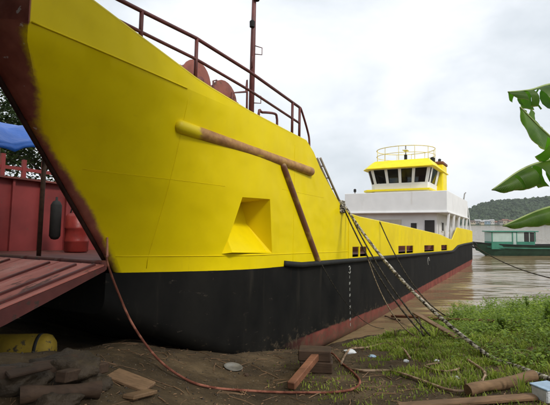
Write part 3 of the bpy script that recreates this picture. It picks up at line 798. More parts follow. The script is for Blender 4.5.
# ------------------------------------------------------------------ ropes
def rope(name, pts, r, mat, label, n=8, group=None):
    if name == 'ground_hose': pts = [p + Vector((0, 0, .02)) for p in pts]
    o = MB().tube(pts, r, n).build(name, mat, None, smooth=True); tag(o, label, 'rope' if 'rope' in name or 'line' in name else 'hose', group); return o
def laid_rope(pts, r, strands=3, pitch=.22):
    P = [Vector(p) for p in pts]; d = [0.0]
    for a, c in zip(P, P[1:]): d.append(d[-1] + (c-a).length)
    tot = d[-1]; m = int(tot/.035); b = MB()
    cent = []; k = 0
    for i in range(m+1):
        s = tot*i/m
        while k < len(d)-2 and d[k+1] < s: k += 1
        t = (s-d[k])/max(1e-6, d[k+1]-d[k]); cent.append((P[k].lerp(P[k+1], t), s, (P[k+1]-P[k]).normalized()))
    for q in range(strands):
        pp = []
        for (c, s, dr) in cent:
            a = dr.cross(Vector((0, 0, 1))).normalized(); e_ = a.cross(dr)
            th = 2*math.pi*(s/pitch + q/strands); pp.append(c + (a*math.cos(th) + e_*math.sin(th))*r*.5)
        b.tube(pp, r*.58, 6)
    return b
start = L(8.75, -.12, 3.02)
gpts = [gp(488, 358, .04), gp(500, 364, .04), gp(520, 371, .04), gp(550, 384, .05), gp(585, 398, .05)]
pts = sag(start, gpts[0], .35, 30)[:-1] + curve(gpts, 6)
o = laid_rope(pts, .042).build('mooring_rope', M_ROPE, None, smooth=True); tag(o, 'thick frayed white mooring rope running from the bow to the near bank', 'rope')
b = MB()
for k in range(7):
    c = Vector((8.74 + .02*math.sin(k*2), .06, 2.88 + k*.055)); b.tube([c + Vector((.14*math.cos(t*.6), .12*math.sin(t*.6) - .02, .02*math.sin(t*.6+k))) for t in range(12)], .035, 6)
o = worldify(b).build('rope_turns', M_ROPE, None, smooth=True); tag(o, 'bundle of white rope turns wrapped at the foot of the ladder', 'rope')
e1 = gp(427, 338, .03)
rope('mooring_line', sag(L(8.7, -.1, 2.95), e1 + Vector((-.05, 0, 0)), .35), .022, M_ROPED, 'left of two dark taut lines from the ladder foot to the grass')
rope('mooring_line', sag(L(9.05, -.1, 2.92), e1 + Vector((.10, .05, 0)), .28), .022, M_ROPED, 'right of two dark taut lines from the ladder foot to the grass')
rope('hanging_rope', sag(L(10.95, -.03, 1.52), gp(419, 339, .02), .55), .018, M_ROPEB, 'thin brown rope hanging from the first freeing port to the bank')
rope('hanging_rope', sag(L(7.07, -.12, 1.3), gp(384, 329, .02, True), .45), .010, M_ROPED, 'thinnest dark line drooping from the slanted brace across the black hull')
rope('mooring_line', sag(L(12.45, -.02, 2.72), gp(489, 319, .03, True), 1.35), .022, M_ROPED, 'dark rope sagging from the bulwark top into the weeds')
rope('mooring_line', sag(L(36.8, -.05, 1.9), Vector((15.0, 18.0, .75)), .9, 40), .035, M_ROPED, 'dark stern line slung over the water past the green boat')
hp = [L(.72, .95, 1.66), L(.62, .76, 1.5)] + [at(118, 292, 7.1), at(133, 325, 6.9), at(157, 358, 6.7)] + [gp(185, 381, .03), gp(212, 389, .02), gp(245, 392, .02), gp(280, 394, .02), gp(310, 394, .02), gp(331, 394, .02), gp(352, 391, .02), gp(360, 384, .03), gp(354, 375, .03), gp(341, 364, .03), gp(331, 355, .04), gp(313, 354, .05)]
rope('long_hose', curve(hp, 8), .019, M_HOSER, 'long reddish hose hanging from the ramp corner and trailing over the mud')
rope('ground_hose', curve([gp(341, 366, .02), gp(346, 356, .02), gp(352, 351, .03), gp(369, 349, .02), gp(387, 345, .02), gp(402, 350, .02), gp(410, 360, .02)], 8), .023, M_HOSE, 'tan hose arching behind the timber block at the mud edge')
rope('ground_hose', curve([gp(349, 371, .02), gp(364, 373, .02), gp(387, 373, .02), gp(402, 376, .02), gp(427, 386, .03), gp(449, 393, .02), gp(468, 394, .02), gp(482, 385, .03), gp(484, 375, .03), gp(468, 364, .05)], 8), .022, M_HOSE, 'tan hose crossing the grass and curling up before the log')
rope('ground_hose', curve([gp(424, 369, .03), gp(433, 372, .02), gp(446, 374, .02), gp(459, 371, .02), gp(455, 367, .02), gp(440, 366, .03), gp(426, 368, .03)], 8), .016, M_HOSE, 'small closed loop of tan hose lying in the grass')

# ------------------------------------------------------------------ timbers and litter on the bank
def stick(name, p, q, wd, ht, mat, label, cat='timber', round_=False):
    if round_:
        p, q = Vector(p), Vector(q); n = 14; pts = []; rs = []
        for i in range(n+1):
            t = i/n; pts.append(p.lerp(q, t) + Vector((0, 0, .012*math.sin(t*9))) ); rs.append(wd/2*(1+.10*math.sin(t*13+1)))
        b = MB().tube(pts, rs, 14)
    else: b = MB().beam(p, q, wd, ht)
    o = b.build(name, mat, None, smooth=round_, bevel=0 if round_ else .012); tag(o, label, cat)
    if round_: o.data.set_sharp_from_angle(angle=rad(50))
    return o
blk = empty('timber_block', loc=gp(317, 374)); tag(blk, 'dark squared block of stacked timber on the mud under the hose', 'timber')
for k, (dx, dy, dz, wd, a) in enumerate(((0, .10, .10, .22, .25), (.02, .33, .10, .2, .2), (-.02, .2, .29, .36, .22))):
    c = Vector((dx, dy, dz)); d = Vector((math.cos(a), -math.sin(a)*.6, 0))*.29
    MB().beam(c - d, c + d, wd, .19).build('sleeper', M_WOODD, blk, bevel=.015)
stick('short_beam', gp(291, 391, .075), gp(318, 371, .30), .13, .12, M_WOODR, 'short reddish beam leaning on the dark timber block', 'beam')
stick('log', gp(468, 396, .07), gp(534, 383, .085), .15, .15, M_LOG, 'short peeled log with orange cut end in the near grass', 'log', True)
stick('plank', gp(398, 409, .03), gp(536, 400, .04), .15, .05, M_WOOD, 'long brown plank lying in front of the peeled log', 'plank')
stick('spar', gp(392, 318, .06, True), gp(521, 327, .10, True), .09, .09, M_WOODR, 'long thin spar lying along the water edge below the weeds', 'spar', True)
stick('gangplank', at(415, 313, 13.2), gp(461, 342, .05), .17, .05, M_WOOD, 'light brown plank slanting down beside the thick rope', 'plank')
stick('stake', at(419, 318, 12.6), gp(424, 337, -.05), .05, .05, M_WOODD, 'thin stake propping the slanting plank', 'stake', True)
stick('board', gp(112, 378, .06), gp(150, 392, .05), .30, .05, M_WOOD, 'brown board lying in the dark under the bow', 'board')
stick('board', gp(128, 402, .05), gp(152, 396, .05), .16, .05, M_LOG, 'pale short board at the bottom edge under the bow', 'board')
stick('stick', gp(400, 322, .05, True), gp(385, 318, .06, True), .05, .05, M_WOODD, 'small dark stick at the mud edge by the hull', 'stick', True)
# yellow drum under the ramp
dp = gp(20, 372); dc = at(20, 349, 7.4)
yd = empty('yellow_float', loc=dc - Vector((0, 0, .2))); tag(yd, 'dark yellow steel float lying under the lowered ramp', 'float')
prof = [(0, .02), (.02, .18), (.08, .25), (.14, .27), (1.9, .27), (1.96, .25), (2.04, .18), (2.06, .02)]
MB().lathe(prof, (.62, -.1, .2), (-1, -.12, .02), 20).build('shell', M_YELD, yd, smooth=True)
MB().lathe([(0, .27), (.0, .282), (.05, .282), (.05, .27)], (.42, -.12, .2), (-1, -.12, .02), 20).build('band', M_BLACK, yd, smooth=True)
def rock(p, sx, sy, sz, seed, mat, label, name='rock', cat='rock', group=None):
    bm = bmesh.new(); bmesh.ops.create_icosphere(bm, subdivisions=4, radius=1)
    for v in bm.verts:
        k = 1 + .40*mnoise.noise(v.co*1.3 + Vector((seed, 0, 0))) + .22*abs(mnoise.noise(v.co*3.1 + Vector((seed, 5, 0)))) + .08*mnoise.noise(v.co*8 + Vector((seed, 9, 0)))
        v.co = Vector((v.co.x*sx*k, v.co.y*sy*k, v.co.z*sz*k))
    me = bpy.data.meshes.new(name); bm.to_mesh(me); bm.free(); me.materials.append(mat)
    for f in me.polygons: f.use_smooth = True
    o = bpy.data.objects.new(name, me); COL.objects.link(o); o.location = p; tag(o, label, cat, group); return o
M_ROCK = simple('wet_brown_rock', (.038, .025, .013), .7, .5, 4, .05, 9)
rock(gp(52, 402), .26, .2, .10, 1, M_ROCK, 'low brown rock at the bottom left edge')
rock(gp(12, 380), .34, .26, .14, 5, M_ROCK, 'rock under the yellow float at the left edge')
stick('log', gp(-12, 392, .10), gp(74, 375, .12), .22, .22, M_WOODD, 'dark wet log lying under the lowered ramp', 'log', True)
stick('log', gp(20, 404, .08), gp(100, 399, .09), .17, .17, M_WOODD, 'dark log along the bottom left edge of the mud', 'log', True)
stick('squared_timber', gp(60, 397, .20), gp(104, 377, .12), .14, .12, M_WOODD, 'dark squared beam resting across the bottom left logs', 'timber')
stick('board', gp(6, 396, .20), gp(50, 386, .22), .22, .04, M_WOODD, 'dark board on top of the wet log at left', 'board')
rock(gp(92, 384), .22, .18, .10, 9, M_ROCK, 'rock between the dark beam and the pale boards')
rock(gp(66, 372), .4, .35, .22, 14, M_ROCK, 'rock in shadow beneath the ramp corner')
M_BAG = simple('white_plastic', (.62, .64, .66), .4, .1, 8, .01, 30)
M_BAGB = simple('pale_blue_plastic', (.30, .42, .55), .4, .2, 8, .01, 30)
def bag(px, py, sx, sy, sz, seed, mat, label, name='plastic_bag', cat='litter'): rock(gp(px, py, sz*.45), sx, sy, sz, seed, mat, label, name, cat)
tr_ = empty('metal_tray', loc=gp(233, 369, .01)); tag(tr_, 'flat pale metal tray lying on the mud by the hull shadow', 'litter')
MB().lathe([(0, .01), (0, .13), (.035, .17), (.037, .165), (.006, .125), (.006, .01)], (0, 0, 0), (0.15, -.1, 1), 20).build('dish', M_STEEL, tr_, smooth=True)
bag(350, 353, .13, .09, .05, 3, M_BAG, 'crumpled white plastic bag behind the timber block')
bag(372, 357, .07, .06, .03, 8, M_BAGB, 'pale blue plastic scrap in the mud past the timber block')
bag(406, 362, .05, .04, .03, 4, M_BAG, 'small white scrap at the end of the arching hose')
bag(437, 362, .05, .04, .03, 6, M_BAG, 'small white scrap in the grass beside the thick rope')
bag(456, 379, .05, .05, .025, 7, M_BAG, 'small white scrap in front of the hose loop')
bag(246, 376, .045, .035, .03, 17, M_WOODD, 'dark clod next to the metal tray', 'clod', 'clod')
for k, (px, py, s) in enumerate(((482, 383, .06), (500, 379, .05), (535, 352, .10), (522, 356, .08))):
    bag(px, py, s*1.4, s, s*.5, 21+k, M_LITTER, ['dry husk beside the hose end', 'dry husk next to the log top', 'largest dry brown husk under the weeds at right', 'dry brown husk left of the largest husk'][k], 'dry_husk', 'husk')
# white and blue container at the bottom right corner
pc = gp(546, 401); ct = empty('plastic_container', loc=pc, rz=.3); tag(ct, 'white plastic container with blue lid at the bottom right corner', 'container')
MB().hexa([(-.09, -.1, 0), (.16, -.1, 0), (.16, .12, 0), (-.09, .12, 0), (-.10, -.11, .16), (.17, -.11, .16), (.17, .13, .16), (-.10, .13, .16)]).build('tub', M_BAG, ct, bevel=.015)
MB().box(-.11, .18, -.12, .14, .161, .18).build('lid', M_BAGB, ct, bevel=.006)

# ------------------------------------------------------------------ grass and weeds
def grass_mask(x, y):
    s = -.55*x + .83*y
    if ground_z(x, y, False) < -.02: return 0
    n = fbm(x, y, .55, 3) * .7 + fbm(x, y, 2.0, 2) * .35
    m_ = smooth(.9, 3.4, x - .10*(y-6) + n*1.9) * (.12 + 1.1*smooth(-.2, .3, n + .09*(y-5.5)))
    m_ += .30*smooth(-.6, 1.0, x)*smooth(.12, .45, n)
    m_ *= 1 - .85*math.exp(-((x-1.9)**2/1.5 + (y-6.2)**2/1.8))
    m_ *= .25 + .75*smooth(4.4, 6.6, y + .35*x - .9 + n)
    m_ *= .3 + .7*smooth(.9, 2.6, x - .12*(y-7) + .5*n)
    return m_
def in_view(x, y): return abs(x) < .66*y + .6
gb, db = MB(), MB(); rg = random.Random(3); cnt = 0
while cnt < 80000:
    y = 3.6 + 12.5 * rg.random()**1.5; x = rg.uniform(-1.5, .66*y + .8)
    if rg.random() > grass_mask(x, y): continue
    cnt += 1
    z = ground_z(x, y) - .01; far = y/6
    h = rg.uniform(.03, .12) * (.8 + .5*fbm(x, y, .8, 2)) * (1 + .5*smooth(3.5, 6.5, x)); wd = rg.uniform(.005, .011) * max(1, far)
    a = rg.uniform(0, 6.283); le = rg.uniform(.2, .9) * h; ux, uy = math.cos(a), math.sin(a)
    bx, by = -uy*wd, ux*wd
    t = db if rg.random() < .13 else gb
    t.add([(x-bx, y-by, z), (x+bx, y+by, z), (x+bx*.7+ux*le*.35, y+by*.7+uy*le*.35, z+h*.6), (x-bx*.7+ux*le*.35, y-by*.7+uy*le*.35, z+h*.6), (x+ux*le, y+uy*le, z+h*.95)], [(0, 1, 2, 3), (3, 2, 4)])
for i in range(420):
    y = 4.2 + 10*rg.random()**1.3; x = rg.uniform(.6, .66*y + .8)
    if rg.random() > grass_mask(x, y)*smooth(.8, 4.5, x) : continue
    z = ground_z(x, y); hh = rg.uniform(.12, .30)
    for k in range(16):
        a = rg.uniform(0, 6.283); ux, uy = math.cos(a), math.sin(a); h = hh*rg.uniform(.5, 1); le = h*rg.uniform(.2, .9); wd = rg.uniform(.005, .009)*max(1, y/6); q = rg.uniform(0, .05)
        X0, Y0 = x + ux*q, y + uy*q; bx, by = -uy*wd, ux*wd; t = db if rg.random() < .2 else gb
        t.add([(X0-bx, Y0-by, z-.01), (X0+bx, Y0+by, z-.01), (X0+bx+ux*le*.4, Y0+by+uy*le*.4, z+h*.65), (X0-bx+ux*le*.4, Y0-by+uy*le*.4, z+h*.65), (X0+ux*le, Y0+uy*le, z+h*.85)], [(0, 1, 2, 3), (3, 2, 4)])
o = gb.build('grass', M_GRASS, recalc=False); tag(o, 'short bright green grass covering the near bank', 'grass', kind='stuff')
o = db.build('dry_grass', M_GRASSD, recalc=False); tag(o, 'dry straw coloured blades among the grass', 'grass', kind='stuff')
lb = MB()
for i in range(2600):
    y = 3.6 + 9*rg.random()**1.4; x = rg.uniform(-2.5, .66*y+.6); z = ground_z(x, y)
    a = rg.uniform(0, 6.28); s = rg.uniform(.008, .03); u = Vector((math.cos(a), math.sin(a), rg.uniform(-.3, .3)))*s; v_ = Vector((-math.sin(a), math.cos(a), rg.uniform(-.4, .4)))*s*rg.uniform(.3, .7)
    c = Vector((x, y, z+.012)); lb.add([c-u, c+v_*.9, c+u, c-v_], [(0, 1, 2, 3)])
o = lb.build('leaf_litter', M_LITTER, recalc=False); tag(o, 'small dry leaves and chips scattered over the mud', 'litter', kind='stuff')
pb_ = MB()
for i in range(900):
    y = 3.8 + 8*rg.random()**1.3; x = rg.uniform(-3.5, .6*y); z = ground_z(x, y); s = rg.uniform(.008, .03)
    pb_.add([(x-s, y, z), (x, y-s, z), (x+s, y, z), (x, y+s, z), (x, y, z+s*.9), (x, y, z-s)], [(0, 1, 4), (1, 2, 4), (2, 3, 4), (3, 0, 4)])
o = pb_.build('pebbles', M_ROCK, recalc=False); tag(o, 'small stones and clods scattered on the mud', 'pebbles', kind='stuff')
tw = MB()
for i in range(420):
    y = 3.9 + 8*rg.random()**1.3; x = rg.uniform(-3.0, .62*y); a = rg.uniform(0, 3.14); l_ = rg.uniform(.04, .22); d = Vector((math.cos(a), math.sin(a), 0))*l_
    p, q = Vector((x, y, 0)) - d, Vector((x, y, 0)) + d; p.z = ground_z(p.x, p.y) + .008; q.z = ground_z(q.x, q.y) + .012
    tw.tube([p, p.lerp(q, .5) + Vector((rg.uniform(-.02, .02), rg.uniform(-.02, .02), .006)), q], rg.uniform(.003, .008), 5)
o = tw.build('twigs', M_WOOD, recalc=False); tag(o, 'thin broken twigs strewn over the bank', 'twigs', kind='stuff')
# leafy ground cover on the right of the bank
def leaf_cluster(b, base, h, n, rg, ls, spread):
    for k in range(n):
        a = rg.uniform(0, 6.283); r = spread*math.sqrt(rg.random()); z = h*rg.uniform(.15, 1.0)
        c = base + Vector((math.cos(a)*r, math.sin(a)*r, z)); a2 = a + rg.uniform(-1, 1); s = ls*rg.uniform(.6, 1.3)
        u = Vector((math.cos(a2), math.sin(a2), rg.uniform(-.5, .5)))*s; v_ = Vector((-math.sin(a2), math.cos(a2), rg.uniform(-.3, .3)))*s*.42
        nz = Vector((0, 0, -s*.25))
        b.add([c, c+u*.45+v_, c+u+nz, c+u*.45-v_], [(0, 1, 2), (0, 2, 3)])
wb = MB()
for i in range(1500):
    x = rg.uniform(3.4, 11); y = rg.uniform(7.2, 16.5)
    k = smooth(3.5, 5.2, x - .12*(y-8) + .7*fbm(x, y, .7, 2)) * smooth(-.16, .02, ground_z(x, y, False)) * smooth(6.6, 8.6, y + .5*fbm(x, y, 1, 2))
    if rg.random() > k: continue
    leaf_cluster(wb, Vector((x, y, ground_z(x, y))), rg.uniform(.12, .32) + .40*smooth(4.2, 6.5, x)*rg.random(), 40, rg, rg.uniform(.04, .075), .22)
o = wb.build('ground_cover', M_WEED, recalc=False); tag(o, 'dense bright green weeds along the water edge at right', 'weeds', kind='stuff')
spots = [(431, 305, .75), (470, 316, .45), (490, 312, .6), (512, 318, .6), (530, 322, .75), (545, 330, .7), (455, 322, .4), (500, 332, .45)]
labs = ['tallest lone leafy weed rising at the water edge near the hull', 'weed just right of the sagging rope end', 'weed left of centre in the green clump', 'weed in the middle of the green clump', 'tall weed right of the clump centre', 'weed cut by the right edge of the picture', 'low weed behind the thick mooring rope', 'low weed in front of the green clump']
for (px, py, h), lab in zip(spots, labs):
    p = gp(px, py, 0, False) if px > 440 else gp(px+25, py+14)
    wr = empty('weed_plant', loc=p); tag(wr, lab, 'weed', 'leafy weeds on the bank')
    st, lf = MB(), MB()
    for k in range(6):
        a = rg.uniform(0, 6.28); d = Vector((math.cos(a), math.sin(a), 0))*rg.uniform(.05, .25)
        hh = h*rg.uniform(.6, 1); P = [Vector((0, 0, 0)) + d*.1, d*.5 + Vector((0, 0, hh*.55)), d + Vector((0, 0, hh))]
        P = curve(P, 4); st.tube(P, .006, 5)
        for q in P[2:]:
            for r in range(4): leaf_cluster(lf, q - Vector((0, 0, .03)), .05, 1, rg, .075, .02)
    st.build('stem', M_WEED, wr, smooth=True); lf.build('foliage', M_WEED, wr, recalc=False)

# ------------------------------------------------------------------ banana plant at the right
M_BANL = None
m = Mat('banana_leaf', .38, .45); X, Y_, Z = m.xyz()
uv = N(m.t, 'ShaderNodeUVMap')
sx_ = N(m.t, 'ShaderNodeSeparateXYZ'); m.l(uv.outputs[0], sx_.inputs[0])
wv = N(m.t, 'ShaderNodeTexWave'); wv.inputs['Scale'].default_value = 14; wv.inputs['Distortion'].default_value = 1.2; wv.bands_direction = 'X'; m.l(uv.outputs[0], wv.inputs['Vector'])
n = m.noise(3, 4)
c = m.ramp(n, [(.3, (.06, .125, .012)), (.7, (.16, .26, .03))])
c = m.mix(m.math('MULTIPLY', wv.outputs['Fac'], .14), c, (.13, .23, .045))
ed = m.mask(m.math('ABSOLUTE', m.math('SUBTRACT', sx_.outputs[1], .5)), .47, .5)
c = m.mix(ed, c, (.28, .22, .08)); m.col(c); m.bump(wv.outputs['Fac'], .002)
o_ = m.t.nodes['Material Output']; tl = N(m.t, 'ShaderNodeBsdfTranslucent'); ms_ = N(m.t, 'ShaderNodeMixShader'); ms_.inputs[0].default_value = .55
c2 = m.mix(1.0, c, (.9, 1.6, .5), 'MULTIPLY'); m.l(c2, tl.inputs[0]); m.l(m.b.outputs[0], ms_.inputs[1]); m.l(tl.outputs[0], ms_.inputs[2]); m.l(ms_.outputs[0], o_.inputs[0])
M_BANL = m.m
M_RIB = simple('banana_midrib', (.30, .38, .12), .45, .15, 6, .002)
M_STEM = simple('banana_stem', (.16, .17, .06), .6, .4, 3, .006, 9, (1, 1, .2))
bp = Vector((5.35, 6.6, 0)); bp.z = ground_z(bp.x, bp.y)
ban = empty('banana_plant', loc=bp); tag(ban, 'banana plant at the right edge with broad drooping leaves', 'banana plant')
top_ = Vector((0, 0, 2.55))
MB().tube(curve([(0, 0, -.05), (.03, 0, 1.2), top_], 6), [.17 - .008*i for i in range(13)], 14).build('stem', M_STEM, ban, smooth=True)
def banana_leaf(path, width, fold, roll, seed, tears=4, curl=0):
    """path: world points from stalk to tip; fold: droop of the two halves; roll: twist of the blade about its rib"""
    P = [Vector(p) - bp for p in path]; C = curve(P, 12); n = len(C); r_ = random.Random(seed)
    me = bpy.data.meshes.new('leaf'); vs, fs, uvs = [], [], []
    cuts = {0: sorted(r_.uniform(.35, .95) for _ in range(tears)), 1: sorted(r_.uniform(.35, .95) for _ in range(tears))}
    for side in (0, 1):
        sg = 1 if side == 0 else -1; prev = None
        for i in range(n):
            t = i/(n-1)
            if t < .12: continue
            d = (C[min(i+1, n-1)] - C[max(i-1, 0)]).normalized()
            lat = d.cross(Vector((0, 0, 1))); lat = lat.normalized() if lat.length > 1e-3 else Vector((1, 0, 0)); nm = lat.cross(d)
            segi = sum(1 for c_ in cuts[side] if c_ <= t); u = (t-.12)/.88; wdt = width * (math.sin(math.pi*min(1, u**.8))**.55 if u < 1 else 0) * (1 - .12*u)
            if u > .9: wdt *= max(.12, 1 - ((u-.9)/.1)**2*.75)
            rr = roll + .25*math.sin(t*5+seed)
            L1 = lat*math.cos(rr) + nm*math.sin(rr); N1 = nm*math.cos(rr) - lat*math.sin(rr)
            row = []
            for k in range(6):
                q = k/5; fo = (fold[side] + .45*math.sin(segi*2.7 + seed*1.3 + side)) * q
                p = C[i] + (L1*sg*math.cos(fo) - N1*math.sin(fo)) * wdt*q + N1*(.012*math.sin(t*46+k) * q)
                row.append(len(vs)); vs.append(p); uvs.append((t*3, .5 + sg*q*.5))
            cut = any(prev is not None and prev_t < c_ <= t for c_ in cuts[side])
            if prev is not None:
                for k in range(5):
                    if cut and k >= 1: continue
                    fs.append((prev[k], row[k], row[k+1], prev[k+1]) if side == 0 else (prev[k], prev[k+1], row[k+1], row[k]))
            prev, prev_t = row, t
    me.from_pydata([tuple(v) for v in vs], [], fs)
    ul = me.uv_layers.new(name='UVMap')
    for lp_ in me.loops: ul.data[lp_.index].uv = uvs[lp_.vertex_index]
    for f in me.polygons: f.use_smooth = True
    me.materials.append(M_BANL)
    o = bpy.data.objects.new('leaf', me); COL.objects.link(o); o.parent = ban
    MB().tube(C, [.028*(1-.8*i/(n-1)) + .003 for i in range(n)], 8).build('midrib', M_RIB, o, smooth=True)
T = bp + top_
banana_leaf([T, at(610, 95, 6.4), at(560, 84, 6.2), at(530, 90, 6.0), at(508, 92, 5.9)], .36, (1.25, 1.1), .2, 1, 6)
banana_leaf([T, at(615, 165, 6.2), at(570, 152, 5.9), at(545, 132, 5.7), at(520, 107, 5.6)], .36, (.35, .5), 1.25, 2, 7)
banana_leaf([T, at(605, 150, 6.2), at(560, 158, 5.9), at(525, 168, 5.75), at(492, 190, 5.6)], .38, (1.2, 1.0), -.1, 3, 4)
banana_leaf([T, at(610, 195, 6.3), at(570, 203, 6.1), at(540, 210, 5.95), at(503, 226, 5.8)], .29, (1.2, .7), -.1, 4, 3)
banana_leaf([T, T + Vector((.6, -.5, .9)), T + Vector((1.4, -1.2, 1.1)), T + Vector((2.3, -1.8, .5))], .33, (.6, .6), 0, 5, 4)
banana_leaf([T, T + Vector((.7, .6, .9)), T + Vector((1.5, 1.1, 1.2)), T + Vector((2.4, 1.6, .6))], .33, (.6, .6), 0, 6, 4)
banana_leaf([T, T + Vector((.05, .3, .9)), T + Vector((.3, .9, 1.7)), T + Vector((.6, 1.5, 1.9))], .3, (.5, .5), 0, 7, 4)

# ------------------------------------------------------------------ green river boat
by_ = 49.0
bo = empty('river_boat', loc=(at(477, 240, by_).x, by_, WATER)); tag(bo, 'dark green wooden river boat with white and green cabin', 'boat')
M_BG = simple('dark_green_paint', (.022, .060, .036), .5, .3, 1.5, .006, rust=(.05, .06, .04), rustamt=.62)
M_BG2 = simple('sea_green_paint', (.04, .20, .13), .5, .2, 1.5, .003)
M_BW = simple('boat_white_paint', (.40, .50, .45), .5, .08, 2, .002)
b = MB(); rws = []
BL = 12.5
for i in range(15):
    t = i/14; x = .15 + BL*t; hw = 1.25*min(1, (t*3.2+.02)**.6) * (1 - .1*max(0, t-.8)*5); sh = 1.30 - .5*t*1.2 + .5*t*t + .15*max(0, .12-t)/.12
    kz = -.3 + .75*max(0, .10-t)/.10
    rake = -.75*max(0, 1 - t*9)
    rws.append([(x+rake, -hw, sh), (x+rake*.4, -hw*.86, sh*.35+.05), (x, -hw*.5, kz), (x, hw*.5, kz), (x+rake*.4, hw*.86, sh*.35+.05), (x+rake, hw, sh)])
b.grid(rws); b.poly(rws[-1]); b.poly(rws[0]); hull = b.build('hull', M_BG, bo, smooth=True); hull.data.set_sharp_from_angle(angle=rad(35))
MB().grid([[(r[0][0], r[0][1]*.97, r[0][2]-.12), (r[5][0], r[5][1]*.97, r[5][2]-.12)] for r in rws]).build('deck', M_WOODD, bo, recalc=False)
for s in (0, 5): MB().tube([Vector(r[s]) for r in rws], .07, 6).build('gunwale', M_BLACK, hull, smooth=True)
for s in (0,): MB().tube([(r[0][0]-.01, r[0][1]*1.0 - .03, r[0][2]*.72) for r in rws[1:]], .05, 6).build('rubbing_strip', M_BG2, hull, smooth=True)
cab = MB().box(1.15, 5.75, -.85, .85, .72, 1.52).build('cabin', M_BG2, bo)
MB().box(1.16, 4.6, -.845, .845, 1.521, 2.52).build('upper_wall', M_BW, cab)
for x in (1.14, 3.3, 3.75, 5.7): MB().box(x, x+.09, -.88, -.80, 1.5, 2.6).build('cabin_post', M_BG2, cab)
MB().box(3.42, 3.74, -.875, -.851, .95, 2.45).build('cabin_door', M_BW, cab)
for x in (4.65, 5.22): 
    f = MB().box(x, x+.45, -.86, -.82, 1.55, 2.45).build('cabin_window', M_DARK, cab); MB().box(x+.46, x+.54, -.87, -.8, 1.5, 2.5).build('window_post', M_BW, f)
MB().box(4.55, 5.9, -.75, .8, 1.53, 2.5).build('wheel_room', M_DARK, cab)
MB().box(.95, 6.1, -1.0, 1.0, 2.55, 2.66).build('cabin_roof', M_BG2, cab, bevel=.03)
for (x, z) in ((-.55, 1.35), (11.6, 1.0)):
    bm = bmesh.new(); me = bpy.data.meshes.new('tyre')
    bt = MB(); R_, r2 = .26, .11
    rows_ = [[((R_ + r2*math.cos(2*math.pi*j/8))*math.cos(2*math.pi*i/14), r2*math.sin(2*math.pi*j/8), (R_ + r2*math.cos(2*math.pi*j/8))*math.sin(2*math.pi*i/14)) for j in range(9)] for i in range(15)]
    bt.grid(rows_); ty = bt.build('tyre_fender', M_BLACK, bo, smooth=True); ty.location = (x, -.35 if x < 0 else -1.3, z-.2)

# ------------------------------------------------------------------ far bank
FD = 480.0
m = Mat('wooded_hill', .9, .1)
m.col(m.ramp(m.noise(.05, 8, None, .7), [(.3, (.020, .036, .018)), (.7, (.060, .085, .040))])); M_HILL = m.m
def hill_h(x, y):
    px = CX + FPX*x/y
    r = interp([(330, 3), (440, 7), (462, 13), (480, 24), (500, 30), (530, 31), (560, 33), (700, 46), (1000, 40)], px)
    k = smooth(FD, FD+110, y) * (1 - .4*smooth(FD+200, FD+420, y))
    return .8 + r*k*(1 + .12*fbm(x, y, .012, 3)) - 2.5*smooth(FD-2, FD-12, y)
b = MB(); b.grid([[(-60 + i*12, FD-14 + j*11, hill_h(-60+i*12, FD-14+j*11)) for i in range(75)] for j in range(38)])
hl = b.build('hill', M_HILL, smooth=True, recalc=False); hl['kind'] = 'structure'
M_FOREST = leafmat('far_forest', (.016, .032, .016), (.055, .085, .036), .06, .9, .0)
fb = MB(); ic = bmesh.new(); bmesh.ops.create_icosphere(ic, subdivisions=1, radius=1)
IV = [v.co.copy() for v in ic.verts]; IF = [tuple(v.index for v in f.verts) for f in ic.faces]; ic.free()
for i in range(9000):
    y = FD + 6 + 150*rg.random(); x = rg.uniform(-20, .85*y)
    if rg.random() > smooth(300, 460, CX + FPX*x/y): continue
    h = hill_h(x, y); r = rg.uniform(.7, 1.9)*(.6 + .9*rg.random()**3); sd = rg.random()*50
    fb.add([Vector((x, y, h + r*.5)) + Vector((v.x*r, v.y*r, v.z*r*1.05))*(1 + .45*mnoise.noise(v*1.7 + Vector((sd, 0, 0)))) for v in IV], IF)
o = fb.build('forest', M_FOREST, recalc=False); tag(o, 'hazy dark green forest covering the hill across the river', 'forest', kind='stuff')
walls = [simple('far_wall_%s' % n_, c_, .8, .1, .3, 0) for n_, c_ in (('white', (.55, .54, .5)), ('grey', (.28, .27, .25)), ('cream', (.46, .38, .27)), ('blue', (.22, .30, .36)))]
roofs = [simple('far_roof_%s' % n_, c_, .7, .2, .3, 0) for n_, c_ in (('rust', (.20, .09, .055)), ('zinc', (.33, .33, .33)), ('brown', (.11, .075, .055)))]
wn_ = ['white', 'grey', 'cream', 'pale blue']; rn_ = ['rust roof', 'zinc roof', 'brown roof']; used = {}
ORD = ['first','second','third','fourth','fifth','sixth','seventh','eighth','ninth','tenth','eleventh','twelfth','thirteenth','fourteenth','fifteenth','sixteenth','seventeenth']
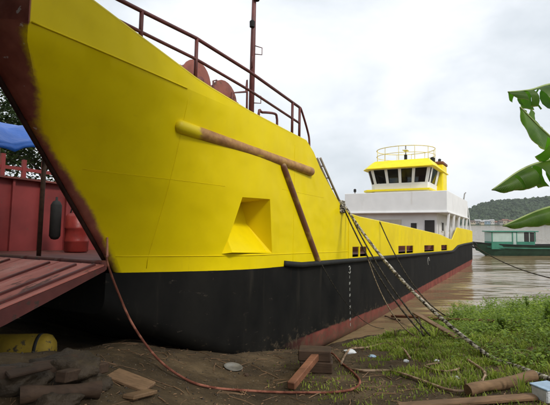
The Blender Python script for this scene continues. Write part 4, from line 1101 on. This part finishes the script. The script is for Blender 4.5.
for i in range(17):
    px = 472 + i*4.7 + rg.uniform(-.8, .8); y = FD + rg.choice([-2, 1, 6, 12]); x = (px-CX)/FPX*y
    k, r = rg.randrange(4), rg.randrange(3); W, Dp, Hh = rg.uniform(3.2, 6.5), rg.uniform(3.5, 5), rg.uniform(2.2, 3.8)
    z = max(.9, hill_h(x, y)) + rg.uniform(0, 1.2)
    h = empty('house', loc=(x, y, z-.2)); 
    tag(h, 'far %s house with %s, %s from the left in the riverside row' % (wn_[k], rn_[r], ORD[i]), 'house', 'houses along the far bank')
    MB().box(-W/2, W/2, -Dp/2, Dp/2, -2.5, Hh).build('wall', walls[k], h)
    b = MB().prism([(-W/2-.4, -Dp/2-.5, Hh-.1), (-W/2-.4, Dp/2+.5, Hh-.1), (-W/2-.4, 0, Hh+1.4)], (W+.8, 0, 0)); b.build('roof', roofs[r], h)
    for q in (-.25, .25): MB().box(q*W-.45, q*W+.45, -Dp/2-.06, -Dp/2-.005, .9, 1.9).build('window', M_DARK, h)

# ------------------------------------------------------------------ trees on the left bank behind the ship
def tree(x, y, h, cr_, label, seed, leaves=5200, ls=1.0, grp='trees on the left bank', zmin=.28):
    r_ = random.Random(seed); z = ground_z(x, y); t = empty('tree', loc=(x, y, z)); tag(t, label, 'tree', grp)
    tb = MB(); tb.tube(curve([(0, 0, -.2), (.1, .05, h*.3), (-.05, 0, h*.62), (.05, .1, h*.9)], 5), [.2 - .011*i for i in range(16)], 10)
    tips = []
    for k in range(16):
        a = r_.uniform(0, 6.28); z0 = h*r_.uniform(zmin, .85); ln = cr_*r_.uniform(.6, 1.05)
        e_ = Vector((math.cos(a)*ln, math.sin(a)*ln, z0 + ln*r_.uniform(.1, .7)))
        tb.tube(curve([(0, 0, z0), Vector((e_.x*.5, e_.y*.5, z0 + (e_.z-z0)*.7)), e_], 5), [.07 - .006*i for i in range(11)], 6); tips += [e_, Vector((e_.x*.6, e_.y*.6, z0+(e_.z-z0)*.75))]
    tb.build('trunk', M_BARK, t, smooth=True)
    lb = MB()
    for k in range(leaves):
        c = r_.choice(tips); g_ = Vector([max(-1.9, min(1.9, r_.gauss(0, 1))) for _ in range(3)])*cr_*.20; g_.z *= .8; p = c + g_
        a = r_.uniform(0, 6.28); s = r_.uniform(.07, .16)*ls; u = Vector((math.cos(a), math.sin(a), r_.uniform(-.7, .7)))*s; v_ = Vector((-math.sin(a), math.cos(a), r_.uniform(-.6, .6)))*s*.5
        lb.add([p-u, p+v_, p+u, p-v_], [(0, 1, 2, 3)])
    lb.build('crown', M_TREE, t, recalc=False)
tree(-14.5, 22.0, 8.6, 2.9, 'leafy tree above the blue tarpaulin at the left edge', 1)
tree(-11.6, 22.5, 6.6, 2.6, 'lower tree behind the red stanchions, right of the tarpaulin pole', 2)
tree(-17.5, 26.0, 8.5, 3.0, 'tree farthest left behind the blue tarpaulin', 3)
tree(-9.6, 25.0, 5.6, 2.4, 'small tree half hidden behind the raked bow edge', 4)

# unseen trees added to shade bow and mud, left of and behind the viewpoint
for i_, (x, y, h, c_) in enumerate(((-9.5, 2.2, 10.5, 4.2), (-6.5, -2.8, 11, 4.6), (-.3, -2.2, 12, 4.3), (-12.5, 6.0, 9.5, 3.6))):
    tree(x, y, h, c_, ['broad shade tree on the near bank beside the ramp', 'broad shade tree left behind the viewpoint', 'broad shade tree straight behind the viewpoint', 'shade tree past the far corner of the ramp'][i_], 20+i_, 15000, 2.6, 'shade trees on the near bank', .28 if x < -5 else .63)

# ------------------------------------------------------------------ damp river air
hb = MB().box(-2600, 2600, -700, 3600, -3.6, 75); mh = bpy.data.materials.new('river_haze'); mh.use_nodes = True; t = mh.node_tree; t.nodes.clear()
o_ = N(t, 'ShaderNodeOutputMaterial'); pv = N(t, 'ShaderNodeVolumePrincipled'); pv.inputs['Density'].default_value = .00022; pv.inputs['Color'].default_value = (.9, .94, .97, 1)
t.links.new(pv.outputs[0], o_.inputs['Volume'])
hz = hb.build('haze', mh); tag(hz, 'pale damp haze over the river', 'haze', kind='stuff')
